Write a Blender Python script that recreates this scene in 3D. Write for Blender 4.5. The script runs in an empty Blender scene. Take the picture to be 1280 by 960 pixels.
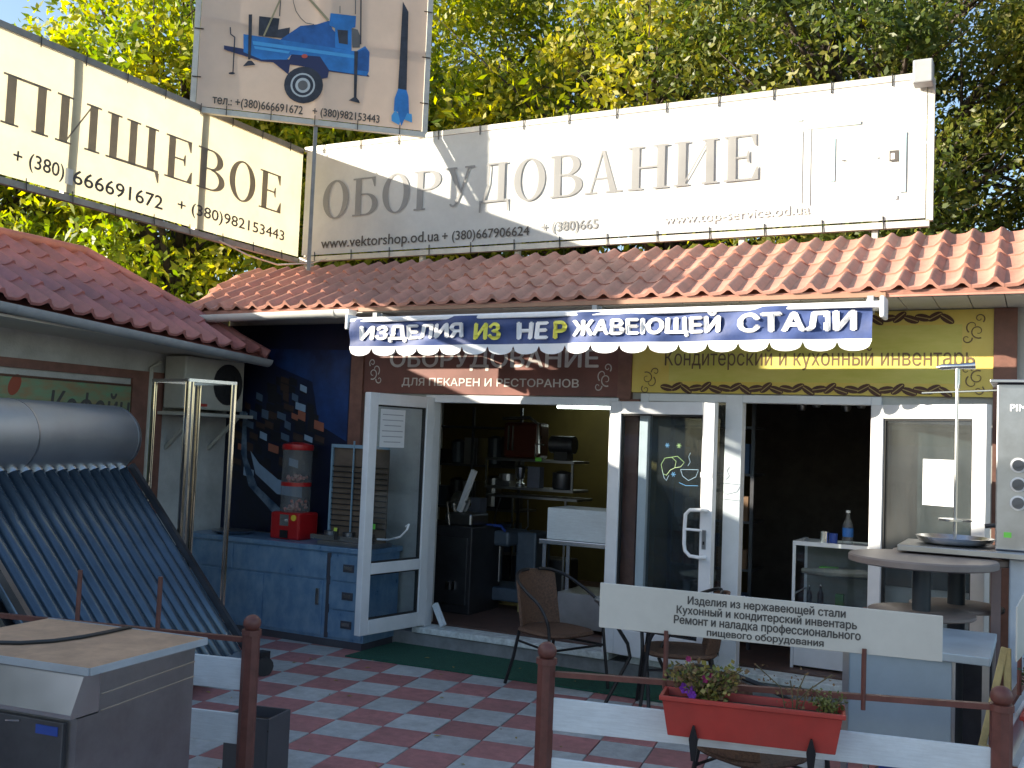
import bpy, bmesh, math, random, mathutils, mathutils.geometry
import numpy as np
from mathutils import Vector, Matrix
random.seed(7)
V = Vector
SC = bpy.context.scene
COL = SC.collection
rad = math.radians

# ------------------------------------------------------------------ camera
F_PX, YAW, PITCH, ROLL, EYE = 1278.24, -0.47947, 0.05672, 0.04035, 1.8063
fw = V((math.sin(YAW)*math.cos(PITCH), math.cos(YAW)*math.cos(PITCH), math.sin(PITCH)))
r0 = V((math.cos(YAW), -math.sin(YAW), 0)); u0 = r0.cross(fw)
rt = r0*math.cos(ROLL)+u0*math.sin(ROLL); up = -r0*math.sin(ROLL)+u0*math.cos(ROLL)
cam = bpy.data.cameras.new('camera'); cam.sensor_width = 36; cam.lens = F_PX/1280*36
cam.clip_end = 2000; cam.clip_start = 0.05
co = bpy.data.objects.new('camera', cam); COL.objects.link(co); SC.camera = co
m = Matrix((rt, up, -fw)).transposed().to_4x4(); m.translation = V((0, 0, EYE)); co.matrix_world = m

# ------------------------------------------------------------------ sky, sun, exposure
SUN = V((1, .66, -.37)).normalized()            # the way the sunlight travels
elev = math.asin(-SUN.z)
w = bpy.data.worlds.new('World'); SC.world = w; w.use_nodes = True
nt = w.node_tree; nt.nodes.clear()
sky = nt.nodes.new('ShaderNodeTexSky'); sky.sky_type = 'NISHITA'; sky.sun_disc = False
sky.sun_elevation = elev; sky.sun_rotation = math.atan2(-SUN.x, -SUN.y)
sky.air_density = 1.0; sky.dust_density = 1.2; sky.ozone_density = 1.3
bg = nt.nodes.new('ShaderNodeBackground'); bg.inputs[1].default_value = 0.11
wo = nt.nodes.new('ShaderNodeOutputWorld')
nt.links.new(sky.outputs[0], bg.inputs[0]); nt.links.new(bg.outputs[0], wo.inputs[0])
sl = bpy.data.lights.new('sun', 'SUN'); sl.energy = 5.0; sl.angle = rad(.5); sl.color = (1, .9, .74)
so = bpy.data.objects.new('sun', sl); COL.objects.link(so)
so.rotation_euler = SUN.to_track_quat('-Z', 'Y').to_euler(); so.location = (-20, -12, 12)
SC.view_settings.view_transform = 'Standard'; SC.view_settings.look = 'None'
SC.view_settings.exposure = 1.5; SC.view_settings.gamma = 1
SC.render.engine = 'CYCLES'
SC.cycles.max_bounces = 8; SC.cycles.transparent_max_bounces = 12

# ------------------------------------------------------------------ materials
MATS = {}
def M(name, col, rough=.6, metal=0, var=.10, scale=6, bump=0, bscale=40, rnd=0, col2=None, transl=0, emit=0, spec=.5, stretch=None, dirt=0):
    if name in MATS: return MATS[name]
    m = bpy.data.materials.new(name); m.use_nodes = True; MATS[name] = m
    t = m.node_tree; n = t.nodes; l = t.links; b = n['Principled BSDF']
    b.inputs['Roughness'].default_value = rough; b.inputs['Metallic'].default_value = metal
    b.inputs['Specular IOR Level'].default_value = spec
    tc = n.new('ShaderNodeNewGeometry'); mp = n.new('ShaderNodeMapping'); l.new(tc.outputs['Position'], mp.inputs[0])
    if stretch: mp.inputs['Scale'].default_value = stretch
    no = n.new('ShaderNodeTexNoise'); no.inputs['Scale'].default_value = scale; no.inputs['Detail'].default_value = 6
    no.inputs['Roughness'].default_value = .65
    l.new(mp.outputs[0], no.inputs['Vector'])
    cr = n.new('ShaderNodeValToRGB'); l.new(no.outputs['Fac'], cr.inputs[0])
    c2 = col2 or tuple(min(1, c*(1+var)) for c in col)
    c1 = col if col2 else tuple(c*(1-var) for c in col)
    cr.color_ramp.elements[0].position = .35; cr.color_ramp.elements[1].position = .65
    cr.color_ramp.elements[0].color = (*c1, 1); cr.color_ramp.elements[1].color = (*c2, 1)
    out = cr.outputs[0]
    if rnd:
        oi = n.new('ShaderNodeObjectInfo'); hs = n.new('ShaderNodeHueSaturation')
        mr = n.new('ShaderNodeMapRange'); mr.inputs['To Min'].default_value = 1-rnd; mr.inputs['To Max'].default_value = 1+rnd
        l.new(oi.outputs['Random'], mr.inputs[0]); l.new(mr.outputs[0], hs.inputs['Value']); l.new(out, hs.inputs['Color']); out = hs.outputs[0]
    if dirt:
        nd = n.new('ShaderNodeTexNoise'); nd.inputs['Scale'].default_value = 2.6; nd.inputs['Detail'].default_value = 9; nd.inputs['Roughness'].default_value = .72
        l.new(tc.outputs['Position'], nd.inputs['Vector']); dr = n.new('ShaderNodeMapRange'); dr.inputs['From Min'].default_value = .42; dr.inputs['From Max'].default_value = .68; dr.inputs['To Max'].default_value = dirt
        l.new(nd.outputs['Fac'], dr.inputs[0]); mxc = n.new('ShaderNodeMix'); mxc.data_type = 'RGBA'; l.new(dr.outputs[0], mxc.inputs[0]); l.new(out, mxc.inputs[6]); mxc.inputs[7].default_value = (.10, .085, .07, 1); out = mxc.outputs[2]
    l.new(out, b.inputs['Base Color'])
    mrr = n.new('ShaderNodeMapRange'); mrr.inputs['To Min'].default_value = max(0.02, rough-.08); mrr.inputs['To Max'].default_value = min(1, rough+.08)
    l.new(no.outputs['Fac'], mrr.inputs[0]); l.new(mrr.outputs[0], b.inputs['Roughness'])
    if bump:
        n2 = n.new('ShaderNodeTexNoise'); n2.inputs['Scale'].default_value = bscale; n2.inputs['Detail'].default_value = 4
        l.new(mp.outputs[0], n2.inputs['Vector'])
        bp = n.new('ShaderNodeBump'); bp.inputs['Strength'].default_value = bump; bp.inputs['Distance'].default_value = .01
        l.new(n2.outputs['Fac'], bp.inputs['Height']); l.new(bp.outputs[0], b.inputs['Normal'])
    if transl:
        tr = n.new('ShaderNodeBsdfTranslucent'); mx = n.new('ShaderNodeMixShader'); mx.inputs[0].default_value = transl
        l.new(out, tr.inputs[0]); l.new(b.outputs[0], mx.inputs[1]); l.new(tr.outputs[0], mx.inputs[2])
        l.new(mx.outputs[0], n['Material Output'].inputs[0])
    if emit:
        b.inputs['Emission Color'].default_value = (*col, 1); b.inputs['Emission Strength'].default_value = emit
    return m
def glass(name, tint, refl=1.45, haze=0.0):
    m = bpy.data.materials.new(name); m.use_nodes = True; t = m.node_tree; n = t.nodes; l = t.links
    n.remove(n['Principled BSDF'])
    fr = n.new('ShaderNodeFresnel'); ge = n.new('ShaderNodeNewGeometry'); mi = n.new('ShaderNodeMapRange')
    mi.inputs['To Min'].default_value = refl; mi.inputs['To Max'].default_value = 1/refl
    l.new(ge.outputs['Backfacing'], mi.inputs[0]); l.new(mi.outputs[0], fr.inputs[0])
    tr = n.new('ShaderNodeBsdfTransparent'); tr.inputs[0].default_value = (*tint, 1)
    gl = n.new('ShaderNodeBsdfGlossy'); gl.inputs['Roughness'].default_value = .02
    mx = n.new('ShaderNodeMixShader'); l.new(fr.outputs[0], mx.inputs[0]); l.new(tr.outputs[0], mx.inputs[1]); l.new(gl.outputs[0], mx.inputs[2])
    o = mx.outputs[0]
    if haze:
        df = n.new('ShaderNodeBsdfDiffuse'); df.inputs[0].default_value = (.6, .6, .58, 1)
        no = n.new('ShaderNodeTexNoise'); no.inputs['Scale'].default_value = 3; no.inputs['Detail'].default_value = 8
        ml = n.new('ShaderNodeMath'); ml.operation = 'MULTIPLY'; ml.inputs[1].default_value = haze*2
        l.new(no.outputs['Fac'], ml.inputs[0])
        m2 = n.new('ShaderNodeMixShader'); l.new(ml.outputs[0], m2.inputs[0]); l.new(o, m2.inputs[1]); l.new(df.outputs[0], m2.inputs[2]); o = m2.outputs[0]
    l.new(o, n['Material Output'].inputs[0]); return m

plaster = M('plaster', (.50, .50, .47), .85, bump=.3, bscale=60, var=.12, scale=3, dirt=.25)
pvc = M('white_pvc', (.72, .74, .76), .35, var=.05, scale=3, dirt=.10)
pvc_dirty = M('dirty_white_sill', (.58, .62, .62), .6, var=.25, scale=14)
soffit_m = M('soffit_panel', (.60, .57, .50), .6, var=.05)
brown = M('brown_pilaster', (.19, .085, .06), .6, var=.18, scale=10, bump=.1)
sign_brown = M('brown_sign_print', (.17, .06, .045), .45, var=.25, scale=2)
sign_yellow = M('yellow_sign_print', (.68, .50, .07), .5, var=.2, scale=2, col2=(.76, .60, .15))
sign_green = M('yellow_green_panel_print', (.58, .53, .09), .5, scale=2.5, col2=(.68, .60, .15), stretch=(1, 1, 4))
tile_main = M('terracotta_metal_tile', (.48, .225, .165), .55, var=.12, scale=9, rnd=.13, bump=.12, bscale=70, dirt=.38)
tile_left = M('red_metal_tile', (.36, .135, .125), .55, var=.12, scale=9, rnd=.13, bump=.12, bscale=70, dirt=.38)
gutter_w = M('white_gutter', (.70, .70, .66), .4, var=.06)
gutter_g = M('grey_gutter', (.30, .32, .33), .45, var=.12)
steel = M('stainless_steel', (.60, .61, .62), .25, 1, var=.03, scale=4)
steel_dull = M('brushed_steel', (.42, .43, .45), .33, 1, var=.12, scale=2.2, dirt=.25)
chrome = M('chrome', (.62, .58, .50), .12, 1, var=.05)
steel_dark = M('dark_steel', (.13, .135, .15), .42, .9, var=.2, scale=3)
film = M('blue_protective_film', (.15, .29, .48), .3, .35, scale=5, col2=(.27, .42, .58), stretch=(2, 2, 1.2), bump=.25, bscale=9, dirt=.12)
film_seam = M('film_seam', (.10, .10, .12), .5, .5)
black = M('black_metal', (.018, .018, .02), .4, .2)
blackp = M('black_plastic', (.02, .02, .022), .5)
rubber = M('black_rubber', (.02, .02, .02), .8)
fence_br = M('brown_fence_paint', (.13, .045, .035), .5, var=.22, scale=12, bump=.1)
plank_w = M('white_plank_paint', (.66, .72, .76), .55, var=.07, scale=6, bump=.15, stretch=(2, 2, 22), dirt=.16)
board_w = M('white_signboard', (.56, .55, .50), .5, var=.04, scale=4, dirt=.10)
ink = M('grey_ink', (.07, .065, .06), .7, var=.1)
ink_brown = M('faded_brown_ink', (.22, .19, .15), .7, var=.12, transl=.3)
ink_glare = M('glare_paled_ink', (.29, .29, .285), .7, var=.12, scale=1.2, transl=.2)  # sun glare over the banner letters is lightened into this ink
ink_pale = M('glare_washed_ink', (.52, .50, .46), .7, var=.1)  # paler again, stronger glare over the web address mixed into the colour
ink_light = M('pale_sign_lettering', (.62, .57, .52), .6, var=.15)
ink_white = M('white_lettering', (.85, .85, .86), .5, var=.03)
ink_yellow = M('yellow_lettering', (.75, .72, .10), .5, var=.05)
ink_bean = M('brown_bean_print', (.085, .035, .018), .6, var=.2, scale=20)
ink_beanl = M('bean_crease_print', (.42, .30, .10), .6)
ink_scroll = M('dark_scroll_print', (.16, .10, .05), .6)
banner_c = M('cream_banner_fabric', (.66, .615, .44), .75, var=.05, scale=2.5, transl=.45, bump=.6, bscale=3, spec=.2, dirt=.12)
banner_w = M('white_banner_fabric', (.72, .73, .71), .75, var=.04, scale=2.5, transl=.3, bump=.6, bscale=3, spec=.2, dirt=.12)
banner_p = M('peach_banner_fabric', (.68, .54, .44), .8, var=.06, scale=2, transl=.2, bump=.3, bscale=3, spec=.2)
pipe_m = M('pale_steel_pipe', (.52, .50, .44), .5, .2, var=.15)
pipe_d = M('grey_steel_pipe', (.25, .24, .22), .5, .3, var=.2)
navy = M('navy_awning_fabric', (.035, .065, .20), .6, var=.18, scale=7, bump=.4, bscale=9)
awn_white = M('white_awning_trim', (.80, .81, .83), .5, var=.04)
carpet_m = M('green_carpet', (.016, .085, .055), .95, var=.3, scale=60, bump=.6, bscale=180)
tile_r = M('red_paving_tile', (.37, .155, .15), .8, var=.16, scale=14, rnd=.13, bump=.35, bscale=90, dirt=.35)
tile_g = M('grey_paving_tile', (.42, .44, .44), .8, var=.13, scale=14, rnd=.10, bump=.35, bscale=90, dirt=.3)
mortar = M('mortar_bed', (.11, .11, .11), .95, bump=.3)
asph = M('ground', (.09, .085, .075), .95, bump=.3, var=.2)
concrete = M('concrete', (.20, .21, .22), .9, bump=.3, var=.2)
wicker = M('brown_wicker', (.12, .062, .036), .65, var=.35, scale=70, bump=.9, bscale=130)
wicker_d = M('dark_wicker', (.07, .045, .035), .65, var=.35, scale=70, bump=.9, bscale=130)
tabletop_m = M('taupe_tabletop', (.22, .18, .16), .5, var=.12)
board_t = M('tan_board', (.50, .31, .19), .7, var=.15, scale=9, bump=.05, dirt=.3)
board_e = M('grey_board_edge', (.34, .37, .40), .5)
redp = M('red_planter_plastic', (.40, .038, .028), .45, var=.12, dirt=.15)
red_m = M('red_gloss_plastic', (.42, .012, .014), .3)
soil = M('soil', (.05, .035, .025), .95)
bark = M('bark', (.065, .05, .04), .9, var=.3, scale=12, bump=.8)
paper = M('paper', (.66, .68, .70), .8, var=.03)
paper_ink = M('paper_ink', (.28, .30, .34), .8)
green_tag = M('green_price_tag', (.22, .75, .10), .5)
yellow_tag = M('yellow_label', (.75, .55, .05), .5)
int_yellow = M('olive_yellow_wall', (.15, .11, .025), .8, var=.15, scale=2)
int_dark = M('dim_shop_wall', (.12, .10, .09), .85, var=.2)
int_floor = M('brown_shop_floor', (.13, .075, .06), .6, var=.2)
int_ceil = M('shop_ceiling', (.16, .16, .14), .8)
int_cab = M('dark_cabinet', (.045, .045, .05), .4, .4, var=.2)
machine = M('grey_machine_enamel', (.09, .12, .16), .4, .2, var=.15)
tube_g = M('blue_vacuum_tube', (.08, .12, .165), .22, .5, var=.15, scale=4)
tube_end = M('tube_end_cap', (.02, .02, .025), .5)
tank_m = M('grey_tank_shell', (.36, .39, .42), .45, .8, var=.08, scale=2)
ac_m = M('cream_ac_enamel', (.45, .44, .38), .5, var=.1)
blue_bag = M('blue_plastic', (.02, .06, .30), .5)
wood_y = M('yellowed_wood', (.40, .32, .14), .7, var=.2, scale=14)
fluo = M('fluorescent_tube', (.85, 1, .92), .5, emit=4)
clear = glass('clear_glass', (.86, .90, .92))
dirty = glass('dusty_glass', (.80, .84, .86), haze=.035)
dark_glass = glass('dim_glass', (.55, .6, .62), 1.5, haze=.03)
pet = glass('clear_plastic', (.9, .93, .95), 1.35, haze=.12)

# ------------------------------------------------------------------ mesh builder and scene tree
class MB:
    def __init__(s): s.v = []; s.f = []
    def add(s, vs, fs):
        o = len(s.v); s.v += [tuple(v) for v in vs]; s.f += [tuple(i+o for i in f) for f in fs]; return s
    def box(s, x0, x1, y0, y1, z0, z1):
        return s.add([(x, y, z) for z in (z0, z1) for y in (y0, y1) for x in (x0, x1)],
                     [(0, 2, 3, 1), (4, 5, 7, 6), (0, 1, 5, 4), (2, 6, 7, 3), (0, 4, 6, 2), (1, 3, 7, 5)])
    def obox(s, c, a, b, n):        # half-axis vectors
        c, a, b, n = V(c), V(a), V(b), V(n)
        return s.add([c+a*i+b*j+n*k for k in (-1, 1) for j in (-1, 1) for i in (-1, 1)],
                     [(0, 2, 3, 1), (4, 5, 7, 6), (0, 1, 5, 4), (2, 6, 7, 3), (0, 4, 6, 2), (1, 3, 7, 5)])
    def bar(s, p0, p1, wd, ht, upv=(0, 0, 1)):
        p0, p1 = V(p0), V(p1); d = (p1-p0); n = d.cross(V(upv)).normalized(); u = n.cross(d).normalized()
        return s.obox((p0+p1)/2, d/2, n*wd/2, u*ht/2)
    def tube(s, pts, r, n=8, caps=True, rs=None):
        pts = [V(p) for p in pts]; rings = []; prev = None
        for i, p in enumerate(pts):
            d = (pts[min(i+1, len(pts)-1)]-pts[max(i-1, 0)]).normalized()
            a = V((0, 0, 1)) if abs(d.z) < .95 else V((1, 0, 0))
            if prev is not None: a = prev
            x = (a-d*a.dot(d)).normalized(); y = d.cross(x); prev = x
            rr = rs[i] if rs else r
            rings.append([p+(x*math.cos(t)+y*math.sin(t))*rr for t in [2*math.pi*k/n for k in range(n)]])
        o = len(s.v); s.v += [tuple(q) for rg in rings for q in rg]
        for i in range(len(rings)-1):
            for k in range(n):
                s.f.append((o+i*n+k, o+i*n+(k+1) % n, o+(i+1)*n+(k+1) % n, o+(i+1)*n+k))
        if caps:
            s.f.append(tuple(o+k for k in range(n))[::-1]); s.f.append(tuple(o+(len(rings)-1)*n+k for k in range(n)))
        return s
    def lathe(s, c, prof, n=24):
        c = V(c); o = len(s.v)
        for r, z in prof:
            s.v += [(c.x+r*math.cos(2*math.pi*k/n), c.y+r*math.sin(2*math.pi*k/n), c.z+z) for k in range(n)]
        for i in range(len(prof)-1):
            for k in range(n):
                s.f.append((o+i*n+k, o+i*n+(k+1) % n, o+(i+1)*n+(k+1) % n, o+(i+1)*n+k))
        s.f.append(tuple(o+k for k in range(n))[::-1]); s.f.append(tuple(o+(len(prof)-1)*n+k for k in range(n)))
        return s
    def ball(s, c, r, n=12, h=8):
        r = r if hasattr(r, '__len__') else (r, r, r); c = V(c); o = len(s.v)
        for i in range(1, h):
            t = math.pi*i/h
            for k in range(n):
                a = 2*math.pi*k/n; s.v.append((c.x+r[0]*math.sin(t)*math.cos(a), c.y+r[1]*math.sin(t)*math.sin(a), c.z+r[2]*math.cos(t)))
        s.v.append((c.x, c.y, c.z+r[2])); s.v.append((c.x, c.y, c.z-r[2])); T = len(s.v)-2
        for k in range(n):
            s.f.append((T, o+k, o+(k+1) % n)); s.f.append((T+1, o+(h-2)*n+(k+1) % n, o+(h-2)*n+k))
            for i in range(h-2):
                s.f.append((o+i*n+k, o+(i+1)*n+k, o+(i+1)*n+(k+1) % n, o+i*n+(k+1) % n))
        return s
    def poly(s, pts): return s.add(pts, [tuple(range(len(pts)))])
    def prism(s, pts, d):
        n = len(pts); d = V(d); pts = [V(p) for p in pts]
        fs = [tuple(range(n))[::-1], tuple(range(n, 2*n))]+[(i, (i+1) % n, n+(i+1) % n, n+i) for i in range(n)]
        return s.add(pts+[p+d for p in pts], fs)
    def mesh(s, name, mat, smooth=False):
        me = bpy.data.meshes.new(name); me.from_pydata(s.v, [], s.f); me.materials.append(mat)
        bm = bmesh.new(); bm.from_mesh(me); bmesh.ops.recalc_face_normals(bm, faces=bm.faces[:]) if not smooth == 'flatprint' else None
        bm.to_mesh(me); bm.free()
        if smooth is True: me.shade_smooth() if False else [setattr(p, 'use_smooth', True) for p in me.polygons]
        return me

WM = {}
def wm(o): return WM.get(o.name, Matrix()) if o else Matrix()
def thing(name, label, cat, loc=(0, 0, 0), group=None, kind=None):
    o = bpy.data.objects.new(name, None); COL.objects.link(o); o.location = loc; o.empty_display_size = .1
    WM[o.name] = Matrix.Translation(V(loc))
    if label: o['label'] = label
    if cat: o['category'] = cat
    if group: o['group'] = group
    if kind: o['kind'] = kind
    return o
def part(name, mb, mat, parent=None, smooth=False, bevel=0, kind=None, label=None, origin=None):
    me = mb.mesh(name, mat, smooth)
    o = bpy.data.objects.new(name, me); COL.objects.link(o)
    P = wm(parent); Wm = Matrix.Translation(V(origin)) if origin else P.copy()
    me.transform(Wm.inverted())
    if parent: o.parent = parent; o.matrix_local = P.inverted() @ Wm
    else: o.matrix_world = Wm
    WM[o.name] = Wm
    if smooth is True:
        try: me.set_sharp_from_angle(angle=rad(40))
        except Exception: pass
    if bevel:
        b = o.modifiers.new('bevel', 'BEVEL'); b.width = bevel; b.segments = 2; b.limit_method = 'ANGLE'
    if kind: o['kind'] = kind
    if label: o['label'] = label
    return o
def piece(name, me, parent, mat4, kind=None):
    o = bpy.data.objects.new(name, me); COL.objects.link(o); o.parent = parent
    o.matrix_local = wm(parent).inverted() @ mat4; WM[o.name] = mat4
    return o
def tag(o, label, cat, group=None):
    o['label'] = label; o['category'] = cat
    if group: o['group'] = group
    return o
def solo(name, mb, mat, label, cat, origin, group=None, smooth=False, bevel=0):
    return tag(part(name, mb, mat, None, smooth, bevel, origin=origin), label, cat, group)
def struct(name, mb, mat): return part(name, mb, mat, None, kind='structure')
def copy_tree(o, parent=None):
    c = o.copy(); COL.objects.link(c); c.parent = parent
    for ch in list(o.children): copy_tree(ch, c)
    return c

# ------------------------------------------------------------------ lettering
_tmp = {}
def text_geo(s, bold=0.0, shear=0.0, space=1.0):
    """flat faces of a line of text: the outlines are triangulated here and kept by winding number, since the built-in fill drops parts of some letters"""
    cu = bpy.data.curves.new('t', 'FONT'); cu.body = s; cu.size = 1; cu.shear = shear; cu.space_character = space
    cu.resolution_u = 3; cu.fill_mode = 'NONE'
    ob = bpy.data.objects.new('t', cu); COL.objects.link(ob)
    dg = bpy.context.evaluated_depsgraph_get(); me = bpy.data.meshes.new_from_object(ob.evaluated_get(dg))
    P = [V((v.co.x, v.co.y)) for v in me.vertices]; nb = {}
    for e in me.edges:
        nb.setdefault(e.vertices[0], []).append(e.vertices[1]); nb.setdefault(e.vertices[1], []).append(e.vertices[0])
    loops = []; seen = set()
    for st_ in range(len(P)):
        if st_ in seen or st_ not in nb: continue
        lp = [st_]; seen.add(st_); cur = st_
        while True:
            nx = [q for q in nb[cur] if q not in seen]
            if not nx: break
            cur = nx[0] if not (len(lp) == 1 and st_+1 in nx) else st_+1
            seen.add(cur); lp.append(cur)
        if len(lp) > 2: loops.append(lp)
    bpy.data.objects.remove(ob); bpy.data.curves.remove(cu); bpy.data.meshes.remove(me)
    info = [(min(P[i].x for i in l), max(P[i].x for i in l), min(P[i].y for i in l), max(P[i].y for i in l), l) for l in loops]
    info.sort(key=lambda q: q[0]); groups = []; right = -1e9
    for q in info:
        if q[0] > right: groups.append([])
        groups[-1].append(q); right = max(right, q[1])
    v0 = []; f0 = []
    for g in groups:
        pts = []; faces = []
        for q in g:
            o_ = len(pts); pts += [P[i] for i in q[4]]; faces.append(list(range(o_, len(pts))))
        edges = [(l[k], l[(k+1) % len(l)]) for l in faces for k in range(len(l))]
        vo, eo, fo, _, _, _ = mathutils.geometry.delaunay_2d_cdt(pts, edges, [], 0, 1e-5)
        segs = [(pts[a], pts[b]) for a, b in edges]; o_ = len(v0); v0 += [(v.x, v.y, 0) for v in vo]
        for f in fo:
            cx_ = sum(vo[i].x for i in f)/3; cy__ = sum(vo[i].y for i in f)/3; wn = 0
            for a, b in segs:
                if (a.y <= cy__) != (b.y <= cy__):
                    xx = a.x+(cy__-a.y)*(b.x-a.x)/(b.y-a.y)
                    if xx > cx_: wn += 1 if b.y > a.y else -1
            if wn != 0: f0.append(tuple(i+o_ for i in f))
    vs = []; fs = []
    for k, (sx_, sy_) in enumerate([(0, 0)] if not bold else [(0, 0), (1, 0), (-1, 0), (0, .8), (0, -.8)]):
        o_ = len(vs); vs += [(x+sx_*bold, y+sy_*bold, .00006*k) for x, y, z in v0]; fs += [tuple(i+o_ for i in f) for f in f0]
    return vs, fs
def fit(vs, o, r, u, width, height=None):
    """map flat (x, y, layer) geometry onto a surface: o lower-left corner, r and u unit directions"""
    xs = [v[0] for v in vs]; ys = [v[1] for v in vs]; x0, x1, y0, y1 = min(xs), max(xs), min(ys), max(ys)
    sx = width/(x1-x0); sy = (height/(y1-y0)) if height else sx
    o, r, u = V(o), V(r), V(u); n = r.cross(u)
    return [o+r*(v[0]-x0)*sx+u*(v[1]-y0)*sy+n*v[2] for v in vs]
def lettering(s, o, r, u, width, height, mat, parent, bold=0.012, shear=0, name='lettering', space=1.0):
    vs, fs = text_geo(s, bold, shear, space); mb = MB(); mb.add(fit(vs, o, r, u, width, height), fs)
    return part(name, mb, mat, parent, smooth='flatprint')
# serif capitals drawn stroke by stroke in a box of height 1
def serif_geo(text, gap=.12):
    vs = []; fs = []; lay = [0]
    def P(pts):
        lay[0] += 1; o = len(vs); z = .00005*(lay[0] % 40)
        vs.extend([(x+X, y, z) for x, y in pts]); fs.append(tuple(range(o, o+len(pts))))
    T, H = .155, .042
    def R(x0, y0, x1, y1): P([(x0, y0), (x1, y0), (x1, y1), (x0, y1)])
    def ser(x, y, sgn): R(x-.15, y if sgn > 0 else y-H, x+.15, y+H if sgn > 0 else y)
    def stem(x, b=True, t=True):
        R(x-T/2, 0, x+T/2, 1)
        if b: ser(x, 0, 1)
        if t: ser(x, 1, -1)
    def ring(cx, cy, rx, ry, a0, a1, tx=T, ty=H, n=24):
        for i in range(n):
            a, b = a0+(a1-a0)*i/n, a0+(a1-a0)*(i+1)/n
            q = []
            for t, k in ((a, 0), (b, 0), (b, 1), (a, 1)):
                th_x, th_y = tx*k, ty*k
                q.append((cx+(rx-th_x)*math.cos(t), cy+(ry-th_y)*math.sin(t)))
            P(q)
    for ch in text:
        X = (max(v[0] for v in vs)+gap) if vs else 0
        pi = math.pi
        if ch in 'ПН':
            X += .15; stem(0); stem(.52)
            R(T/2, 1-H-.012, .52-T/2, 1) if ch == 'П' else R(T/2, .49, .52-T/2, .49+H)
        elif ch == 'И':
            X += .15; stem(0); stem(.55); P([(T/2, .08), (T/2, .14), (.55-T/2, .92), (.55-T/2, .86)])
        elif ch == 'Щ':
            X += .15; stem(0, True); stem(.4, False); stem(.8, False); R(T/2, 0, .98, H+.015); P([(.9, 0), (1.0, 0), (1.0, -.22), (.97, -.22)])
        elif ch == 'Е':
            X += .15; stem(0); R(T/2, 1-H, .46, 1); R(T/2, 0, .5, H); R(T/2, .49, .33, .49+H)
            P([(.46, 1), (.46, .74), (.43, .74), (.36, 1-H)]); P([(.5, 0), (.5, .28), (.47, .28), (.38, H)]); P([(.33, .38), (.33, .64), (.30, .64), (.27, .51), (.30, .38)])
        elif ch == 'Б':
            X += .15; stem(0, True, True); R(T/2, 1-H, .46, 1); P([(.46, 1), (.46, .74), (.43, .74), (.36, 1-H)])
            ring(.2, .29, .34, .29, -pi/2, pi/2); R(T/2, 0, .2, H); R(T/2, .58-H, .2, .58)
        elif ch in 'ВР':
            X += .15; stem(0); R(T/2, 1-H, .2, 1); R(T/2, .5, .2, .5+H); ring(.2, .75, .30 if ch == 'В' else .33, .25, -pi/2, pi/2)
            if ch == 'В': R(T/2, 0, .2, H); ring(.2, .265, .36, .265, -pi/2, pi/2)
        elif ch == 'О':
            ring(.36, .5, .36, .52, 0, 2*pi, n=40); X -= 0
        elif ch == 'У':
            P([(.04, 1), (.2, 1), (.42, .3), (.34, .3)][:4]); P([(.56, 1), (.61, 1), (.38, .28), (.33, .3)])
            P([(.38, .28), (.33, .32), (.26, .10), (.3, .06)]); ring(.2, .11, .1, .11, pi*.3, -pi*.9, tx=.05, ty=.05, n=12)
            R(-.02, 1-H, .28, 1); R(.47, 1-H, .72, 1)
        elif ch == 'Д':
            R(.44, .06, .44+T, 1); R(.16, 1-H, .66, 1); P([(.22, 1), (.25, 1), (.23, .5), (.12, .06), (.07, .06), (.19, .5)])
            R(0, .04, .7, .04+H+.01); P([(0, .05), (.05, .05), (.03, -.2), (0, -.2)]); P([(.7, .05), (.65, .05), (.67, -.2), (.7, -.2)])
        elif ch == 'А':
            P([(.04, 0), (.08, 0), (.32, 1), (.29, 1)]); P([(.48, 0), (.63, 0), (.36, 1), (.29, 1)]); R(.14, .33, .5, .33+H)
            R(-.06, 0, .2, H); R(.4, 0, .74, H)
    return vs, fs
def serif(s, o, r, u, width, height, mat, parent):
    vs, fs = serif_geo(s); ys = [v[1] for v in vs]; full = max(ys)-min(ys)
    mb = MB(); mb.add(fit(vs, V(o)+V(u)*min(ys)*height, r, u, width, height*full), fs)
    return part('lettering', mb, mat, parent, smooth='flatprint')

XR, ZU, YR = V((1, 0, 0)), V((0, 0, 1)), V((0, 1, 0))
# ================================================================== GROUND
struct('ground', MB().box(-300, 300, -300, 300, -.6, -.08), asph)
patio = struct('patio', MB().box(-7.3, 3.2, -3, 7.74, -.08, -.012), mortar)
TR = 0.1538; ct, st = math.cos(TR), math.sin(TR); TS = .33
def tpos(i, j): tx, ty = (i-7.3934)*TS, (j+17.0174)*TS; return V((ct*tx-st*ty, st*tx+ct*ty, 0))
tme = {}
for k, mt in ((0, tile_g), (1, tile_r)):
    b = MB(); h = TS/2-.003; e = .004
    b.add([(-h, -h, -.03), (h, -h, -.03), (h, h, -.03), (-h, h, -.03), (-h, -h, -.003), (h, -h, -.003), (h, h, -.003), (-h, h, -.003), (-h+e, -h+e, 0), (h-e, -h+e, 0), (h-e, h-e, 0), (-h+e, h-e, 0)],
          [(0, 1, 5, 4), (1, 2, 6, 5), (2, 3, 7, 6), (3, 0, 4, 7), (4, 5, 9, 8), (5, 6, 10, 9), (6, 7, 11, 10), (7, 4, 8, 11), (8, 9, 10, 11)])
    tme[k] = b.mesh('paving_tile', mt)
cells = []
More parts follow.
